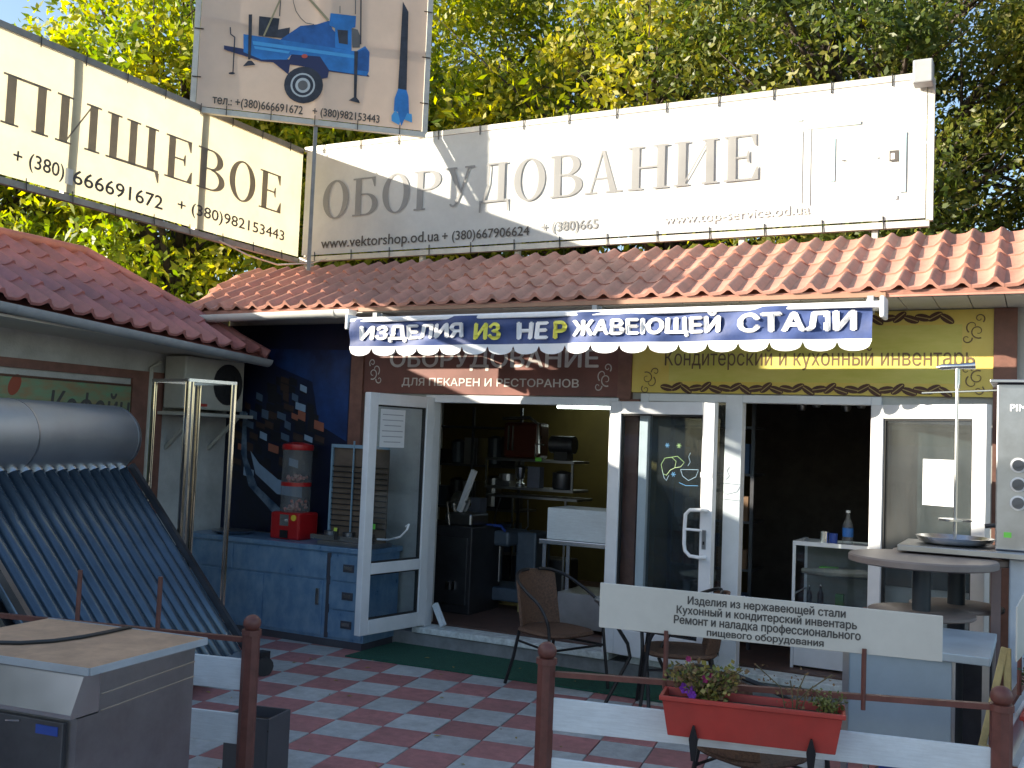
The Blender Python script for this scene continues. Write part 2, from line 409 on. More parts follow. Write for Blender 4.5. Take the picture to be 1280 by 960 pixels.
for i in range(-24, 24):
    for j in range(-30, 16):
        p = tpos(i+.5, j+.5)
        if -7.2 < p.x < 3.0 and -2.8 < p.y < 7.7:
            d = p-V((0, 0, EYE)); f = d.dot(fw)
            if f < .3: continue
            x = 640+F_PX*d.dot(rt)/f; y = 480-F_PX*d.dot(up)/f
            if -60 < x < 1340 and y < 1040: cells.append((abs(x-560)+abs(y-880)*.6, i, j, p))
            elif f > 0: pass
cells.sort(key=lambda c: c[0]); near = cells[:295]; nearset = {(c[1], c[2]) for c in near}
for _, i, j, p in near:
    mt = Matrix.Translation(p+V((0, 0, random.uniform(-.002, .0015)))) @ Matrix.Rotation(TR+random.uniform(-.004, .004), 4, 'Z')
    piece('paving_tile', tme[(i+j) % 2], patio, mt)
for k, mt in ((0, tile_g), (1, tile_r)):
    b = MB()
    for i in range(-28, 26):
        for j in range(-34, 18):
            p = tpos(i+.5, j+.5)
            if (i+j) % 2 == k and (i, j) not in nearset and -7.1 < p.x < 3.1 and -2.8 < p.y < 7.6:
                a = V((ct, st, 0))*(TS/2-.003); c = V((-st, ct, 0))*(TS/2-.003)
                b.obox(p+V((0, 0, -.012)), a, c, (0, 0, .011))
    part('paving_tiles', b, mt, patio, kind='stuff')
carpet = MB(); carpet.prism([(-5.04, 6.93, .002), (-3.3, 7.05, .002), (-1.2, 7.12, .002), (1.5, 7.2, .002), (1.5, 7.66, .002), (-5.04, 7.66, .002)], (0, 0, .01))
solo('carpet_strip', carpet, carpet_m, 'dark green outdoor carpet strip laid on the tiles along the shop step', 'carpet', (-3, 7.3, 0))

rnd = random.Random(21); b = MB()
for k in range(90):
    x_, y_ = rnd.uniform(-5.6, .5), rnd.uniform(3.6, 7.4); a_ = rnd.uniform(0, 6.28); l_ = rnd.uniform(.012, .03); z_ = .016 if y_ > 6.8 else .003
    c_, s_ = math.cos(a_)*l_, math.sin(a_)*l_
    b.poly([(x_-c_, y_-s_, z_), (x_+s_*.4, y_-c_*.4, z_+.006), (x_+c_, y_+s_, z_+.002), (x_-s_*.4, y_+c_*.4, z_+.005)])
tag(part('fallen_leaves', b, M('fallen_leaf', (.28, .22, .05), .7, var=.4, scale=9), None, smooth='flatprint', kind='stuff'), 'small yellow fallen leaves scattered over the checkered paving and carpet', 'leaves')

# ================================================================== MAIN SHOP BUILDING
W = 7.75
shop = thing('shop_building', 'single-storey white shop with terracotta tile-effect roof, open glass doors and signs over them', 'building', (-3, W, 0))
b = MB()
b.box(-7.25, -4.85, W, W+.22, .17, 2.96); b.box(-4.85, -1.02, W, W+.22, 2.2, 2.96)
b.box(-3.03, -2.84, W, W+.22, .17, 2.2); b.box(-1.02, 1.8, W, W+.22, .17, 2.96)
b.box(1.58, 1.8, W+.22, 12, 0, 2.96); b.box(-7.25, -7.03, W+.22, 12, 0, 2.96)
part('wall', b, plaster, shop)
part('step', MB().box(-7.25, 1.8, 7.66, W+.22, 0, .118), concrete, shop, bevel=.008)
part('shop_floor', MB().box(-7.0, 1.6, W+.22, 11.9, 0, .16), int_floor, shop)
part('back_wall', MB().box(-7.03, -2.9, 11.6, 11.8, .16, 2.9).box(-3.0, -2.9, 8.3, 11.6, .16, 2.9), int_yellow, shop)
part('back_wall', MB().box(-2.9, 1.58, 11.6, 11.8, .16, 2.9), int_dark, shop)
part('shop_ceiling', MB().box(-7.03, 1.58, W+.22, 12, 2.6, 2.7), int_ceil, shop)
part('door_sill', MB().box(-4.86, -3.02, 7.64, W+.1, .12, .172), pvc_dirty, shop, bevel=.005)
part('door_sill', MB().box(-2.84, -1.0, 7.64, W+.1, .12, .172), pvc_dirty, shop, bevel=.005)
# roof
TW, TL = .19, .315
prof = [(0, 0), (.2, .0), (.42, .004), (.56, .018), (.68, .036), (.78, .033), (.9, .010), (1, 0)]
def tile_mesh(mat):
    b = MB(); n = len(prof); vs = []
    for (y, dz) in ((0, -.012), (0, .022), (.5, .014), (1.06, .002)):
        vs += [(px*TW, y*TL, pz+(dz if dz < 0 else dz*(.42+.75*pz/.036))) for px, pz in prof]
    fs = [(r*n+i, r*n+i+1, (r+1)*n+i+1, (r+1)*n+i) for r in range(3) for i in range(n-1)]
    b.add(vs, fs); me = b.mesh('roof_tile', mat)
    for p in me.polygons: p.use_smooth = True
    me.set_sharp_from_angle(angle=rad(50)); return me
tm = tile_mesh(tile_main); tl_ = tile_mesh(tile_left)
E0, E1 = V((0, 7.08, 2.915)), V((0, 8.2, 3.475))
sl_v = (E1-E0).normalized(); nrm = XR.cross(sl_v).normalized()
b = MB(); b.prism([(-7.25, 7.10, 2.91), (1.9, 7.10, 2.91), (1.9, 8.2, 3.46), (-7.62, 8.2, 3.46)], nrm*-.03)
roof = part('roof', b, tile_main, shop)
part('sun_stop_board', MB().prism([(-7.27, 7.09, 2.60), (-7.27, 7.74, 2.60), (-7.27, 7.74, 3.20), (-7.27, 7.09, 2.90)], (.02, 0, 0)), soffit_m, shop)  # board added under the roof end to keep the sun off the mural
part('roof_back', MB().prism([(-7.62, 8.2, 3.44), (1.9, 8.2, 3.44), (1.9, 12, 2.98), (-7.62, 12, 2.98)], (0, 0, -.03)), tile_main, shop)
for rr in range(4):
    for c in range(-2, 45):
        x = -7.25+c*TW
        if x < -7.24-.37*(rr)/4-.1 or x > 1.2: continue
        sag = .006*math.sin(x*1.7+rr)
        o = V((x, 0, 0))+E0+sl_v*TL*rr*.995+nrm*(.004+sag*.5)
        mt = Matrix((XR, sl_v, nrm)).transposed().to_4x4(); mt.translation = o
        mt = mt @ Matrix.Rotation(random.uniform(-.006, .006), 4, 'Z')
        piece('roof_tile', tm, shop, mt)
part('fascia_board', MB().box(-5.2, -.93, 7.10, 7.13, 2.868, 2.90), M('tan_fascia', (.30, .17, .11), .6), shop)
part('eave_trim', MB().box(-.93, 1.9, 7.115, 7.13, 2.868, 2.895), tile_main, shop)
b = None
x = -7.0
spm = MB().box(0, .205, 7.14, 7.745, 0, .012).mesh('soffit_panel', soffit_m)
while x < 1.7:
    piece('soffit_panel', spm, shop, Matrix.Translation((x, 0, 2.862))); x += .212
# gutter, half round
def gutter(name, p0, p1, r, mat, parent, side, ends=True):
    b = MB(); p0, p1 = V(p0), V(p1); d = (p1-p0).normalized(); s = V(side).normalized(); u = s.cross(d); u = u if u.z > 0 else -u
    N = 12; vs = []
    for p in (p0, p1):
        for rr in (r, r-.006):
            vs += [p+s*math.cos(t)*rr-u*math.sin(t)*rr for t in [math.pi*k/N for k in range(N+1)]]
    n = N+1; fs = []
    for k in range(N):
        fs += [(k, k+1, 2*n+k+1, 2*n+k), (n+k, 3*n+k, 3*n+k+1, n+k+1)]
    for base in (0, 2*n): fs.append(tuple(base+k for k in range(n)))
    fs += [(0, 2*n, 3*n, n), (N, n+N, 3*n+N, 2*n+N)]
    b.add(vs, fs)
    g = part(name, b, mat, parent, smooth=True)
    L = (p1-p0).length; q = .25
    while q < L:
        c = p0+d*q; bb = MB(); vv = [cc+s*math.cos(t)*(r+.005)-u*math.sin(t)*(r+.005) for cc in (c-d*.018, c+d*.018) for t in [math.pi*k/N for k in range(N+1)]]
        bb.add(vv, [(k, k+1, N+2+k, N+1+k) for k in range(N)]); part('gutter_joint', bb, mat, g, smooth=True); q += 1.35
    return g
gutter('gutter', (-7.0, 7.05, 2.86), (-5.22, 7.05, 2.875), .062, gutter_w, shop, (0, 1, 0))
# pilasters
part('pilaster', MB().box(-5.69, -5.555, 7.70, W, .12, 2.858), brown, shop)
part('pilaster', MB().box(-3.045, -2.93, 7.70, W, 2.19, 2.858).box(-3.028, -2.86, 7.715, W, .172, 2.19), brown, shop)
part('pilaster', MB().box(-.30, -.155, 7.70, W, .12, 2.858), brown, shop)
# frames
b = MB(); b.box(-4.85, -4.76, 7.69, 7.80, .172, 2.195); b.box(-3.10, -3.03, 7.69, 7.80, .172, 2.195); b.box(-4.76, -3.10, 7.69, 7.80, 2.13, 2.195)
part('door_frame', b, pvc, shop, bevel=.004)
b = MB(); b.box(-2.84, -2.77, 7.69, 7.80, .172, 2.235); b.box(-2.15, -2.02, 7.69, 7.80, .172, 2.235); b.box(-1.09, -1.02, 7.69, 7.80, .172, 2.235)
b.box(-2.77, -2.15, 7.69, 7.80, 2.175, 2.235); b.box(-2.02, -1.09, 7.69, 7.80, 2.175, 2.235); b.box(-2.77, -2.15, 7.69, 7.80, .172, .25)
fr2 = part('door_frame', b, pvc, shop, bevel=.004)
part('glass_pane', MB().box(-2.77, -2.15, 7.74, 7.745, .25, 2.175), dark_glass, fr2)

def leaf(hx, hy, ang, width, z0, z1, midrail, inner=1, glassm=clear, label=None, bottom_h=.12):
    """door leaf: hinge at (hx,hy); ang = direction of the leaf from the hinge, degrees"""
    d = V((math.cos(rad(ang)), math.sin(rad(ang)), 0)); n = V((-d.y, d.x, 0)); t = .032; fr = .098
    H = V((hx, hy, 0))
    def bx(a0, a1, zz0, zz1, tt=t): return ((H+d*(a0+a1)/2+V((0, 0, (zz0+zz1)/2))), d*(a1-a0)/2, n*tt, V((0, 0, (zz1-zz0)/2)))
    b = MB()
    b.obox(*bx(0, fr, z0, z1)); b.obox(*bx(width-fr, width, z0, z1)); b.obox(*bx(fr, width-fr, z1-fr, z1)); b.obox(*bx(fr, width-fr, z0, z0+bottom_h))
    if midrail: b.obox(*bx(fr, width-fr, midrail-.045, midrail+.045))
    o = part('door', b, pvc, shop, bevel=.006, origin=(hx, hy, 0), label=label)
    g = []
    if midrail: g = [(z0+bottom_h, midrail-.045), (midrail+.045, z1-fr)]
    else: g = [(z0+bottom_h, z1-fr)]
    for a, c in g:
        gb = MB(); gb.obox(*bx(fr, width-fr, a, c, .005)); part('glass_pane', gb, glassm, o)
        s = MB()
        for (p, q, zz, zw) in ((fr, fr+.012, a, c), (width-fr-.012, width-fr, a, c), (fr+.012, width-fr-.012, c-.012, c), (fr+.012, width-fr-.012, a, a+.012)):
            s.obox(*bx(p, q, zz, zw, .016))
        part('glass_seal', s, rubber, o)
    return o, H, d, n, t
# left leaf of the left doorway, swung out
dL, H, d, n, t = leaf(-4.79, 7.70, 260.5, .80, .185, 2.17, .72, label='left door leaf swung outwards, split by a cross rail')
hb = MB(); p = H+d*.70-n*(t+.03); hb.tube([p+V((0, 0, 1.52)), p+V((0, 0, 1.68))], .014, 8); part('handle', hb, M('brass', (.6, .42, .2), .3, .8), dL)
for z in (.45, 1.2, 1.95):
    hb = MB(); hb.tube([H+V((.02, 0, z-.05)), H+V((.02, 0, z+.05))], .014, 8); part('hinge', hb, pvc, dL)
# right leaf of the left doorway, folded back over the pilaster
dR, H, d, n, t = leaf(-3.06, 7.655, -10.5, .915, .185, 2.165, 0, glassm=clear, bottom_h=.2, label='door leaf folded right back, with a big white pull handle')
H = H+d*.072
q = H+d*.785-n*(t+.05)
hp = [H+d*.80-n*t+V((0, 0, 1.355)), H+d*.78-n*(t+.05)+V((0, 0, 1.36)), H+d*.69-n*(t+.055)+V((0, 0, 1.355)), H+d*.655-n*(t+.055)+V((0, 0, 1.32)), H+d*.65-n*(t+.055)+V((0, 0, 1.2)),
      H+d*.65-n*(t+.055)+V((0, 0, 1.10)), H+d*.66-n*(t+.055)+V((0, 0, 1.05)), H+d*.70-n*(t+.055)+V((0, 0, 1.015)), H+d*.78-n*(t+.05)+V((0, 0, 1.01)), H+d*.80-n*t+V((0, 0, 1.01))]
hb = MB().tube(hp, .014, 10); hb.tube([H+d*.65-n*(t+.055)+V((0, 0, 1.21)), H+d*.79-n*(t+.05)+V((0, 0, 1.21))], .010, 8)
part('handle', hb, awn_white, dR, smooth=True)
hb = MB(); hb.obox(H+d*.785-n*(t+.002)+V((0, 0, 1.14)), d*.016, n*.003, V((0, 0, .07))); part('lock_plate', hb, steel_dull, dR)
hb = MB(); hb.obox(H+d*.785-n*(t+.006)+V((0, 0, 1.115)), d*.006, n*.004, V((0, 0, .012))); part('keyhole', hb, black, dR)
hb = MB(); hb.obox(H+d*.79-n*(t+.002)+V((0, 0, 1.62)), d*.05, n*.001, V((0, 0, .02))); part('faded_sticker', hb, M('faded_grey_sticker', (.45, .45, .46), .6), dR)
# right door, swung out
dX, H, d, n, t = leaf(-1.07, 7.68, -27, .86, .185, 2.175, 0, glassm=dirty, bottom_h=.2, label='right door leaf swung out beside the grill, dusty glass')
# window and wall behind it
b = MB(); b.box(-.98, -.34, 7.735, 7.749, .9, 2.05); part('window', b, dark_glass, shop)

# ================================================================== SIGNS ON THE SHOP
s1 = thing('shop_sign', 'brown sign over the left doorway with pale lettering, partly behind the awning', 'sign', (-4.3, 7.74, 2.5))
part('sign_board', MB().box(-5.55, -3.05, 7.715, 7.748, 2.205, 2.855), sign_brown, s1)
lettering('ОБОРУДОВАНИЕ', (-5.27, 7.712, 2.41), XR, ZU, 2.05, .19, ink_light, s1, .02)
lettering('ДЛЯ ПЕКАРЕН И РЕСТОРАНОВ', (-5.13, 7.712, 2.262), XR, ZU, 1.74, .085, ink_light, s1, .016)
def scroll(cx, cz, sx, sz, y, s=1.0):
    b = MB()
    def curl(x, z, r, a0, a1, k=0):
        pts = []
        for i in range(20):
            t = a0+(a1-a0)*i/19; rr = r*(1-.75*i/19)
            pts.append((cx+sx*(x+rr*math.cos(t)), y-k*.0002, cz+sz*(z+rr*math.sin(t))))
        for i in range(19):
            a, c = V(pts[i]), V(pts[i+1]); d = (c-a); q = V((-d.z, 0, d.x)).normalized()*.0055*(1-.5*i/19)*s
            b.poly([a-q, c-q, c+q, a+q])
    curl(0, .02, .05, -2, 5, 0); curl(-.01, .11, .035, 4, -3, 1); curl(.07, -.03, .035, 3, 9, 2); curl(.03, .055, .05, -1, 3, 3)
    return b
part('scroll_ornament', scroll(-5.45, 2.36, 1, 1.1, 7.7125), ink_light, s1, smooth='flatprint')
part('scroll_ornament', scroll(-3.15, 2.32, -1, 1.1, 7.7125), ink_light, s1, smooth='flatprint')

s2 = thing('shop_sign', 'yellow-green sign over the right doorway with coffee-bean borders and dark brown lettering', 'sign', (-1.6, 7.74, 2.5))
part('sign_board', MB().box(-2.928, -.302, 7.715, 7.748, 2.245, 2.855), sign_yellow, s2)
part('sign_panel', MB().box(-2.62, -.50, 7.712, 7.7149, 2.335, 2.75), sign_green, s2)
lettering('Кондитерский и кухонный инвентарь', (-2.655, 7.7105, 2.425), XR, ZU, 2.235, .165, ink_scroll, s2, .004)
def beans(x0, x1, z, y, n):
    b = MB(); c = MB()
    for i in range(n):
        x = x0+(x1-x0)*(i+.5)/n; a = [-.2, .5, -.6, .15, .7, -.35][i % 6]; L, Wd = (x1-x0)/n*.72, .027
        dz = .01*math.sin(i*2.1)
        pts = [(x+L*math.cos(t)*math.cos(a)-Wd*math.sin(t)*math.sin(a), y-.0003*(i % 3), z+dz+L*math.cos(t)*math.sin(a)+Wd*math.sin(t)*math.cos(a)) for t in [2*math.pi*k/14 for k in range(14)]]
        b.poly(pts)
        q0 = V((x-L*.85*math.cos(a), y-.0015, z+dz-L*.85*math.sin(a))); q1 = V((x+L*.85*math.cos(a), y-.0015, z+dz+L*.85*math.sin(a)))
        dd = (q1-q0); nn = V((-dd.z, 0, dd.x)).normalized()*.0035; c.poly([q0-nn, q1-nn, q1+nn, q0+nn])
    return b, c
for zz, x0, x1, nb in ((2.285, -2.67, -.565, 27), (2.80, -2.67, -.56, 27)):
    b, c = beans(x0, x1, zz, 7.7095, nb); part('bean_border', b, ink_bean, s2, smooth='flatprint'); part('bean_crease', c, ink_beanl, s2, smooth='flatprint')
for cx, cz, sx, sz in ((-.40, 2.40, -1, -1), (-.40, 2.68, -1, 1), (-2.80, 2.38, 1, -1), (-2.80, 2.65, 1, 1)):
    part('scroll_ornament', scroll(cx, cz, sx, sz, 7.709, .8), ink_scroll, s2, smooth='flatprint')

# mural left of the doors
mu = M('mural_print', (.004, .005, .012), .35, scale=1.1, col2=(.006, .013, .05))
mural = thing('wall_mural', 'dark navy printed mural of stacked parcels and a white swirl on the shaded wall', 'mural', (-6.4, 7.74, 1.8))
part('mural_sheet', MB().box(-7.24, -5.70, 7.725, 7.748, .85, 2.85), mu, mural)
mblue = MB(); mblue.poly([(-6.75, 7.7240, 2.62), (-5.72, 7.7240, 2.60), (-5.72, 7.7240, 1.75), (-6.05, 7.7240, 1.9), (-6.15, 7.7240, 2.3), (-6.6, 7.7240, 2.45)])
part('blue_glow_print', mblue, M('mural_blue', (.012, .05, .19), .4, col2=(.005, .014, .055), scale=2.5), mural, smooth='flatprint')
cols = [M('print_pale_blue', (.24, .34, .46), .5), M('print_rust', (.30, .10, .06), .5), M('print_black', (.008, .008, .014), .5), M('print_blue_grey', (.07, .11, .17), .5), M('print_dark_brown', (.045, .025, .02), .5)]
rows = [(2.30, -6.62, -6.30, 3), (2.22, -6.68, -6.2, 4), (2.13, -6.8, -6.25, 5), (2.04, -6.95, -6.1, 7), (1.95, -7.0, -6.05, 8), (1.86, -7.05, -5.95, 9), (1.75, -7.05, -5.95, 8), (1.63, -7.05, -6.0, 8), (1.5, -7.1, -6.1, 7), (1.38, -7.05, -6.2, 6)]
bb = [MB() for _ in cols]; k = 0
for z, xa, xb, nn in rows:
    for i in range(nn):
        x = xa+(xb-xa)*i/nn+random.uniform(-.03, .03); wd = (xb-xa)/nn*random.uniform(.6, 1.05); h = random.uniform(.05, .085); ci = random.choice([0, 1, 2, 2, 2, 3, 4, 4, 2]); k += 1
        y = 7.7236-.00004*k
        bb[ci].poly([(x, y, z), (x+wd, y, z-.03), (x+wd, y, z-.03+h), (x, y, z+h)])
        bb[2].poly([(x, y-.00002, z), (x+wd, y-.00002, z-.03), (x+wd, y-.00002, z-.05), (x, y-.00002, z-.025)])
for q, c in zip(bb, cols): part('parcel_print', q, c, mural, smooth='flatprint', kind='stuff')
sw = MB(); sw.poly([(-6.98, 7.7185, 2.0), (-6.94, 7.7185, 2.0), (-6.90, 7.7185, 1.55), (-6.75, 7.7185, 1.28), (-6.5, 7.7185, 1.12), (-6.2, 7.7185, .9), (-6.35, 7.7185, .88), (-6.62, 7.7185, 1.1), (-6.86, 7.7185, 1.28), (-6.98, 7.7185, 1.6)])
part('swirl_print', sw, M('print_swirl', (.02, .05, .10), .5, col2=(.20, .27, .34), scale=5), mural, smooth='flatprint')
sw = MB(); sw.poly([(-6.86, 7.718, 1.62), (-6.74, 7.718, 1.50), (-6.5, 7.718, 1.36), (-6.2, 7.718, 1.30), (-6.2, 7.718, 1.2), (-6.5, 7.718, 1.22), (-6.78, 7.718, 1.40)])
part('swirl_print', sw, cols[0], mural, smooth='flatprint')

# ================================================================== AWNING
aw = thing('awning', 'navy awning with white scalloped edge and white and yellow capital letters above the doors', 'awning', (-3, 7.3, 2.8))
b = MB(); b.box(-5.13, -.93, 6.93, 7.06, 2.755, 2.806); part('cassette', b, awn_white, aw, bevel=.012)
part('front_bar', MB().box(-5.15, -.92, 6.885, 6.925, 2.757, 2.79), awn_white, aw, bevel=.008)
part('end_cap', MB().box(-.935, -.905, 6.87, 7.05, 2.69, 2.83), awn_white, aw, bevel=.01)
part('end_cap', MB().box(-5.165, -5.135, 6.87, 7.05, 2.70, 2.825), awn_white, aw, bevel=.01)
for x in (-5.0, -3.0, -1.02):
    b = MB(); b.box(x-.02, x+.02, 7.06, 7.12, 2.74, 2.86); b.box(x-.035, x+.035, 7.12, 7.74, 2.825, 2.86); part('bracket', b, gutter_g, aw)
def wav(x, z): return 6.90+.018*math.sin(x*5.3+1)+.009*math.sin(x*13+z*6)+.004*math.sin(z*40+x*3)
b = MB(); nx, nz = 170, 8; x0, x1 = -5.12, -.985
vs = [(x0+(x1-x0)*i/nx, wav(x0+(x1-x0)*i/nx, j/nz), 2.785-(2.785-2.558)*j/nz) for j in range(nz+1) for i in range(nx+1)]
fs = [(j*(nx+1)+i, j*(nx+1)+i+1, (j+1)*(nx+1)+i+1, (j+1)*(nx+1)+i) for j in range(nz) for i in range(nx)]
b.add(vs, fs); part('valance', b, navy, aw, smooth=True)
ns = 19; sw_ = (x1-x0)/ns
for k in range(ns):
    b = MB(); n_ = 14; a = x0+k*sw_
    vs = []
    for i in range(n_+1):
        x = a+sw_*i/n_; dz = .068*math.sqrt(max(0, 1-((i/n_-.5)*2)**2))**.8 if 0 < i < n_ else .004
        y = wav(x, 1)
        for q in range(3): vs.append((x, y, 2.5578-dz*q/2-.012*(q > 0)))
    fs = [(3*i+q, 3*i+3+q, 3*i+4+q, 3*i+1+q) for i in range(n_) for q in range(2)]
    b.add(vs, fs); part('scallop', b, awn_white, aw, smooth=True)
def awn_text(s, xa, xb, za, zb, mat, h):
    vs, fs = text_geo(s, .05); pts = fit(vs, (xa, 0, za), XR, ZU, xb-xa, h)
    mb = MB(); mb.add([(p.x, wav(p.x, (2.785-(p.z+(zb-za)*(p.x-xa)/(xb-xa)))/.227)-.010, p.z+(zb-za)*(p.x-xa)/(xb-xa)) for p in pts], fs)
    part('lettering', mb, mat, aw, smooth='flatprint')
awn_text('ИЗДЕЛИЯ', -5.02, -4.02, 2.585, 2.59, ink_white, .142)
awn_text('ИЗ', -3.93, -3.70, 2.59, 2.59, ink_yellow, .137)
awn_text('НЕ', -3.57, -3.30, 2.59, 2.59, ink_white, .137)
awn_text('Р', -3.26, -3.14, 2.59, 2.59, ink_yellow, .137)
awn_text('ЖАВЕЮЩЕЙ', -3.10, -1.98, 2.585, 2.592, ink_white, .172)
awn_text('СТАЛИ', -1.86, -1.08, 2.605, 2.61, ink_white, .137)

aw.rotation_euler = (0, -.006, 0)
# ================================================================== LEFT BUILDING
LX = -7.2
lb = thing('kiosk_building', 'shaded kiosk on the left with red tile-effect roof and grey gutter', 'building', (-7.4, 3, 0))
part('wall', MB().box(LX-.22, LX, -7, W-.002, -.01, 2.62).box(-12, LX-.22, -7, -6.8, -.01, 2.62), plaster, lb)
def ez(y): return 2.515+.056*(7.37-y)
RX, RZ = -7.85, 3.36
b = MB()
b.prism([(-6.5, 7.42, ez(7.42)), (-6.5, -7, ez(0)), (RX, -7, RZ), (RX, 6.45, RZ)], (.2*-.15, 0, -.03))
part('roof', b, tile_left, lb)
part('roof_back', MB().prism([(RX, 6.45, RZ), (RX, -7, RZ), (-9.6, -7, 2.5), (-9.6, 7.7, 2.5)], (0, 0, -.03)), tile_left, lb)
part('roof_hip', MB().prism([(-6.5, 7.43, ez(7.42)), (RX, 6.46, RZ), (-9.6, 7.7, 2.5), (-7.3, 8.0, 2.5)], (0, 0, -.02)), tile_left, lb)
cnt = 0
for c in range(0, 56):
    y = 7.36-.19*(c+1)
    if y < 2.2: break
    a = V((-6.47, y, ez(y)+.012)); r = V((RX, y, RZ+.012)); sv = (r-a).normalized(); Ls = (r-a).length
    xv = V((0, 1, -.03)).normalized(); nv = xv.cross(sv).normalized(); yv = nv.cross(xv)
    rows_n = 4; step = Ls/rows_n*1.0
    for rr in range(rows_n):
        # hip cut
        lim = 7.40-(rr+.3)/rows_n*(7.42-6.45)
        if y+.12 > lim: continue
        mt = Matrix((xv, sv, nv)).transposed().to_4x4(); mt.translation = a+sv*step*rr+nv*random.uniform(0, .003)
        mt = mt @ Matrix.Diagonal((1, step/TL, 1, 1)); piece('roof_tile', tl_, lb, mt); cnt += 1
hipm = MB(); hipm.tube([V((-6.46, 7.44, ez(7.42)+.02)), V((RX, 6.46, RZ+.04))], .05, 10); part('hip_cap', hipm, tile_left, lb, smooth=True)
part('ridge_cap', MB().tube([V((RX, 6.46, RZ+.035)), V((RX, -7, RZ+.035))], .055, 10), tile_left, lb, smooth=True)
gutter('gutter', (-6.46, 1.8, ez(1.8)-.035), (-6.46, 7.44, ez(7.44)-.03), .066, gutter_g, lb, (1, 0, 0))
part('soffit', MB().prism([(-6.5, 7.40, ez(7.4)-.03), (-6.5, -7, ez(0)), (LX, -7, ez(0)), (LX, 7.70, ez(7.4)-.03)], (0, 0, -.02)), soffit_m, lb)
part('trim_strip', MB().box(LX, LX+.03, 1, 6.50, 2.235, 2.31).box(LX, LX+.03, 6.50, 6.86, -.0, 2.31), brown, lb)
# plain block added out of view only to shade the yard
tk = thing('shade_block', 'plain block added out of view to shade the yard, left of the tile-roofed kiosk', 'building', (-9, -3, 0))
part('wall', MB().box(-11, -7.9, -9, 1.1, 0, 4.6), plaster, tk)
part('shade_block_cap', MB().box(-11.2, -7.7, -9.2, 1.3, 4.6, 4.75), concrete, tk)
cs = thing('wall_sign', 'mottled green café sign with a red bean on the shaded left wall above the tank', 'sign', (LX, 5.6, 1.9))
sg = M('mottled_green_print', (.27, .19, .09), .5, scale=5, col2=(.15, .30, .17), stretch=(1, 1, 2.5))
part('sign_board', MB().box(LX+.002, LX+.022, 2.5, 6.49, 1.3, 2.16), sg, cs)
part('sign_frame', MB().box(LX+.002, LX+.03, 2.5, 6.49, 2.162, 2.18), ink_bean, cs)
lettering('Кофейня', (LX+.0235, 5.66, 1.77), YR, ZU, .95, .32, ink, cs, .015, .1)
b = MB(); b.poly([(LX+.0235, 5.33+.055*math.cos(t)+.02*math.sin(t), 2.10+.085*math.sin(t)) for t in [2*math.pi*k/18 for k in range(18)]])
part('bean_print', b, M('red_bean_print', (.28, .05, .02), .5), cs, smooth='flatprint')
# air conditioner
ac = thing('air_conditioner', 'cream outdoor air-conditioner unit on a wall bracket at the end of the left kiosk', 'air conditioner', (-7, 7.2, 2))
part('casing', MB().box(LX+.06, -6.88, 6.83, 7.60, 1.99, 2.47), ac_m, ac, bevel=.015)
b = MB(); fc = V((-6.877, 7.38, 2.24))
for rr in (.05, .085, .12, .155, .19):
    pts = [fc+V((0, rr*math.cos(t), rr*math.sin(t))) for t in [2*math.pi*k/28 for k in range(29)]]; b.tube(pts, .0035, 5)
for k in range(10): a = 2*math.pi*k/10; b.tube([fc, fc+V((0, .2*math.cos(a), .2*math.sin(a)))], .003, 4)
part('fan_grille', b, black, ac)
b = MB(); b.prism([fc+V((-.001, .195*math.cos(t), .195*math.sin(t))) for t in [2*math.pi*k/28 for k in range(28)]], (.0025, 0, 0)); part('fan_opening', b, blackp, ac)
part('logo_stripe', MB().box(-6.879, -6.8765, 7.02, 7.12, 2.02, 2.045), M('red_print', (.5, .06, .04), .5), ac)
part('bracket', MB().box(LX, -6.80, 6.80, 7.66, 1.93, 1.96).bar((LX, 6.95, 1.62), (-6.85, 6.95, 1.93), .03, .03).bar((LX, 7.5, 1.62), (-6.85, 7.5, 1.93), .03, .03), ac_m, ac)
part('pipe', MB().tube([(LX+.03, 6.80, 2.40), (LX+.03, 6.70, 2.35), (LX+.03, 6.70, 1.2)], .02, 8), ac_m, ac, smooth=True)

# ================================================================== BANNERS OVER THE ROOFS
KB = 1.051
def RB(x, z, y=8.25): return V((x*KB, y, EYE+(z-EYE)*KB))
KL = 1.0538; BX = -6.85
def LB(y, z, x=BX): return V((x, y*KL, EYE+(z-EYE)*KL))
br = thing('banner_sign', 'long white fabric banner over the terracotta roof, sunlit at its right end', 'banner', (-3.9, 8.28, 3.4))
ZB, ZT = 3.53, 4.60
def cloth(o, r, u, wd, ht, n_, amp, nx, nz):
    b = MB(); vs = []
    for j in range(nz+1):
        for i in range(nx+1):
            s, t_ = i/nx, j/nz; e = min(1, 6*s, 6*(1-s))*min(1, 5*t_, 5*(1-t_))
            vs.append(o+r*wd*s+u*ht*t_+n_*amp*e*(math.sin(s*wd*3.1+t_*2)+.5*math.sin(s*wd*7.3-t_*3)))
    b.add(vs, [(j*(nx+1)+i, j*(nx+1)+i+1, (j+1)*(nx+1)+i+1, (j+1)*(nx+1)+i) for j in range(nz) for i in range(nx)]); return b
o = RB(-6.5, ZB); wR = 5.76*KB; hR = (ZT-ZB)*KB
part('fabric', cloth(o+V((0.03, .012, .02)), XR, ZU, wR-.06, hR-.04, V((0, 1, 0)), .004, 80, 14), banner_w, br, smooth=True)
z0, z1 = o.z, o.z+hR; xa, xb = o.x, o.x+wR
part('frame', MB().bar((xa, 8.285, z0-.02), (xb, 8.285, z0-.02), .05, .05).bar((xa, 8.285, z1+.01), (xb, 8.285, z1+.01), .05, .05).bar((xb, 8.285, z0), (xb, 8.285, z1-.02), .05, .05, (1, 0, 0)), pipe_m, br)
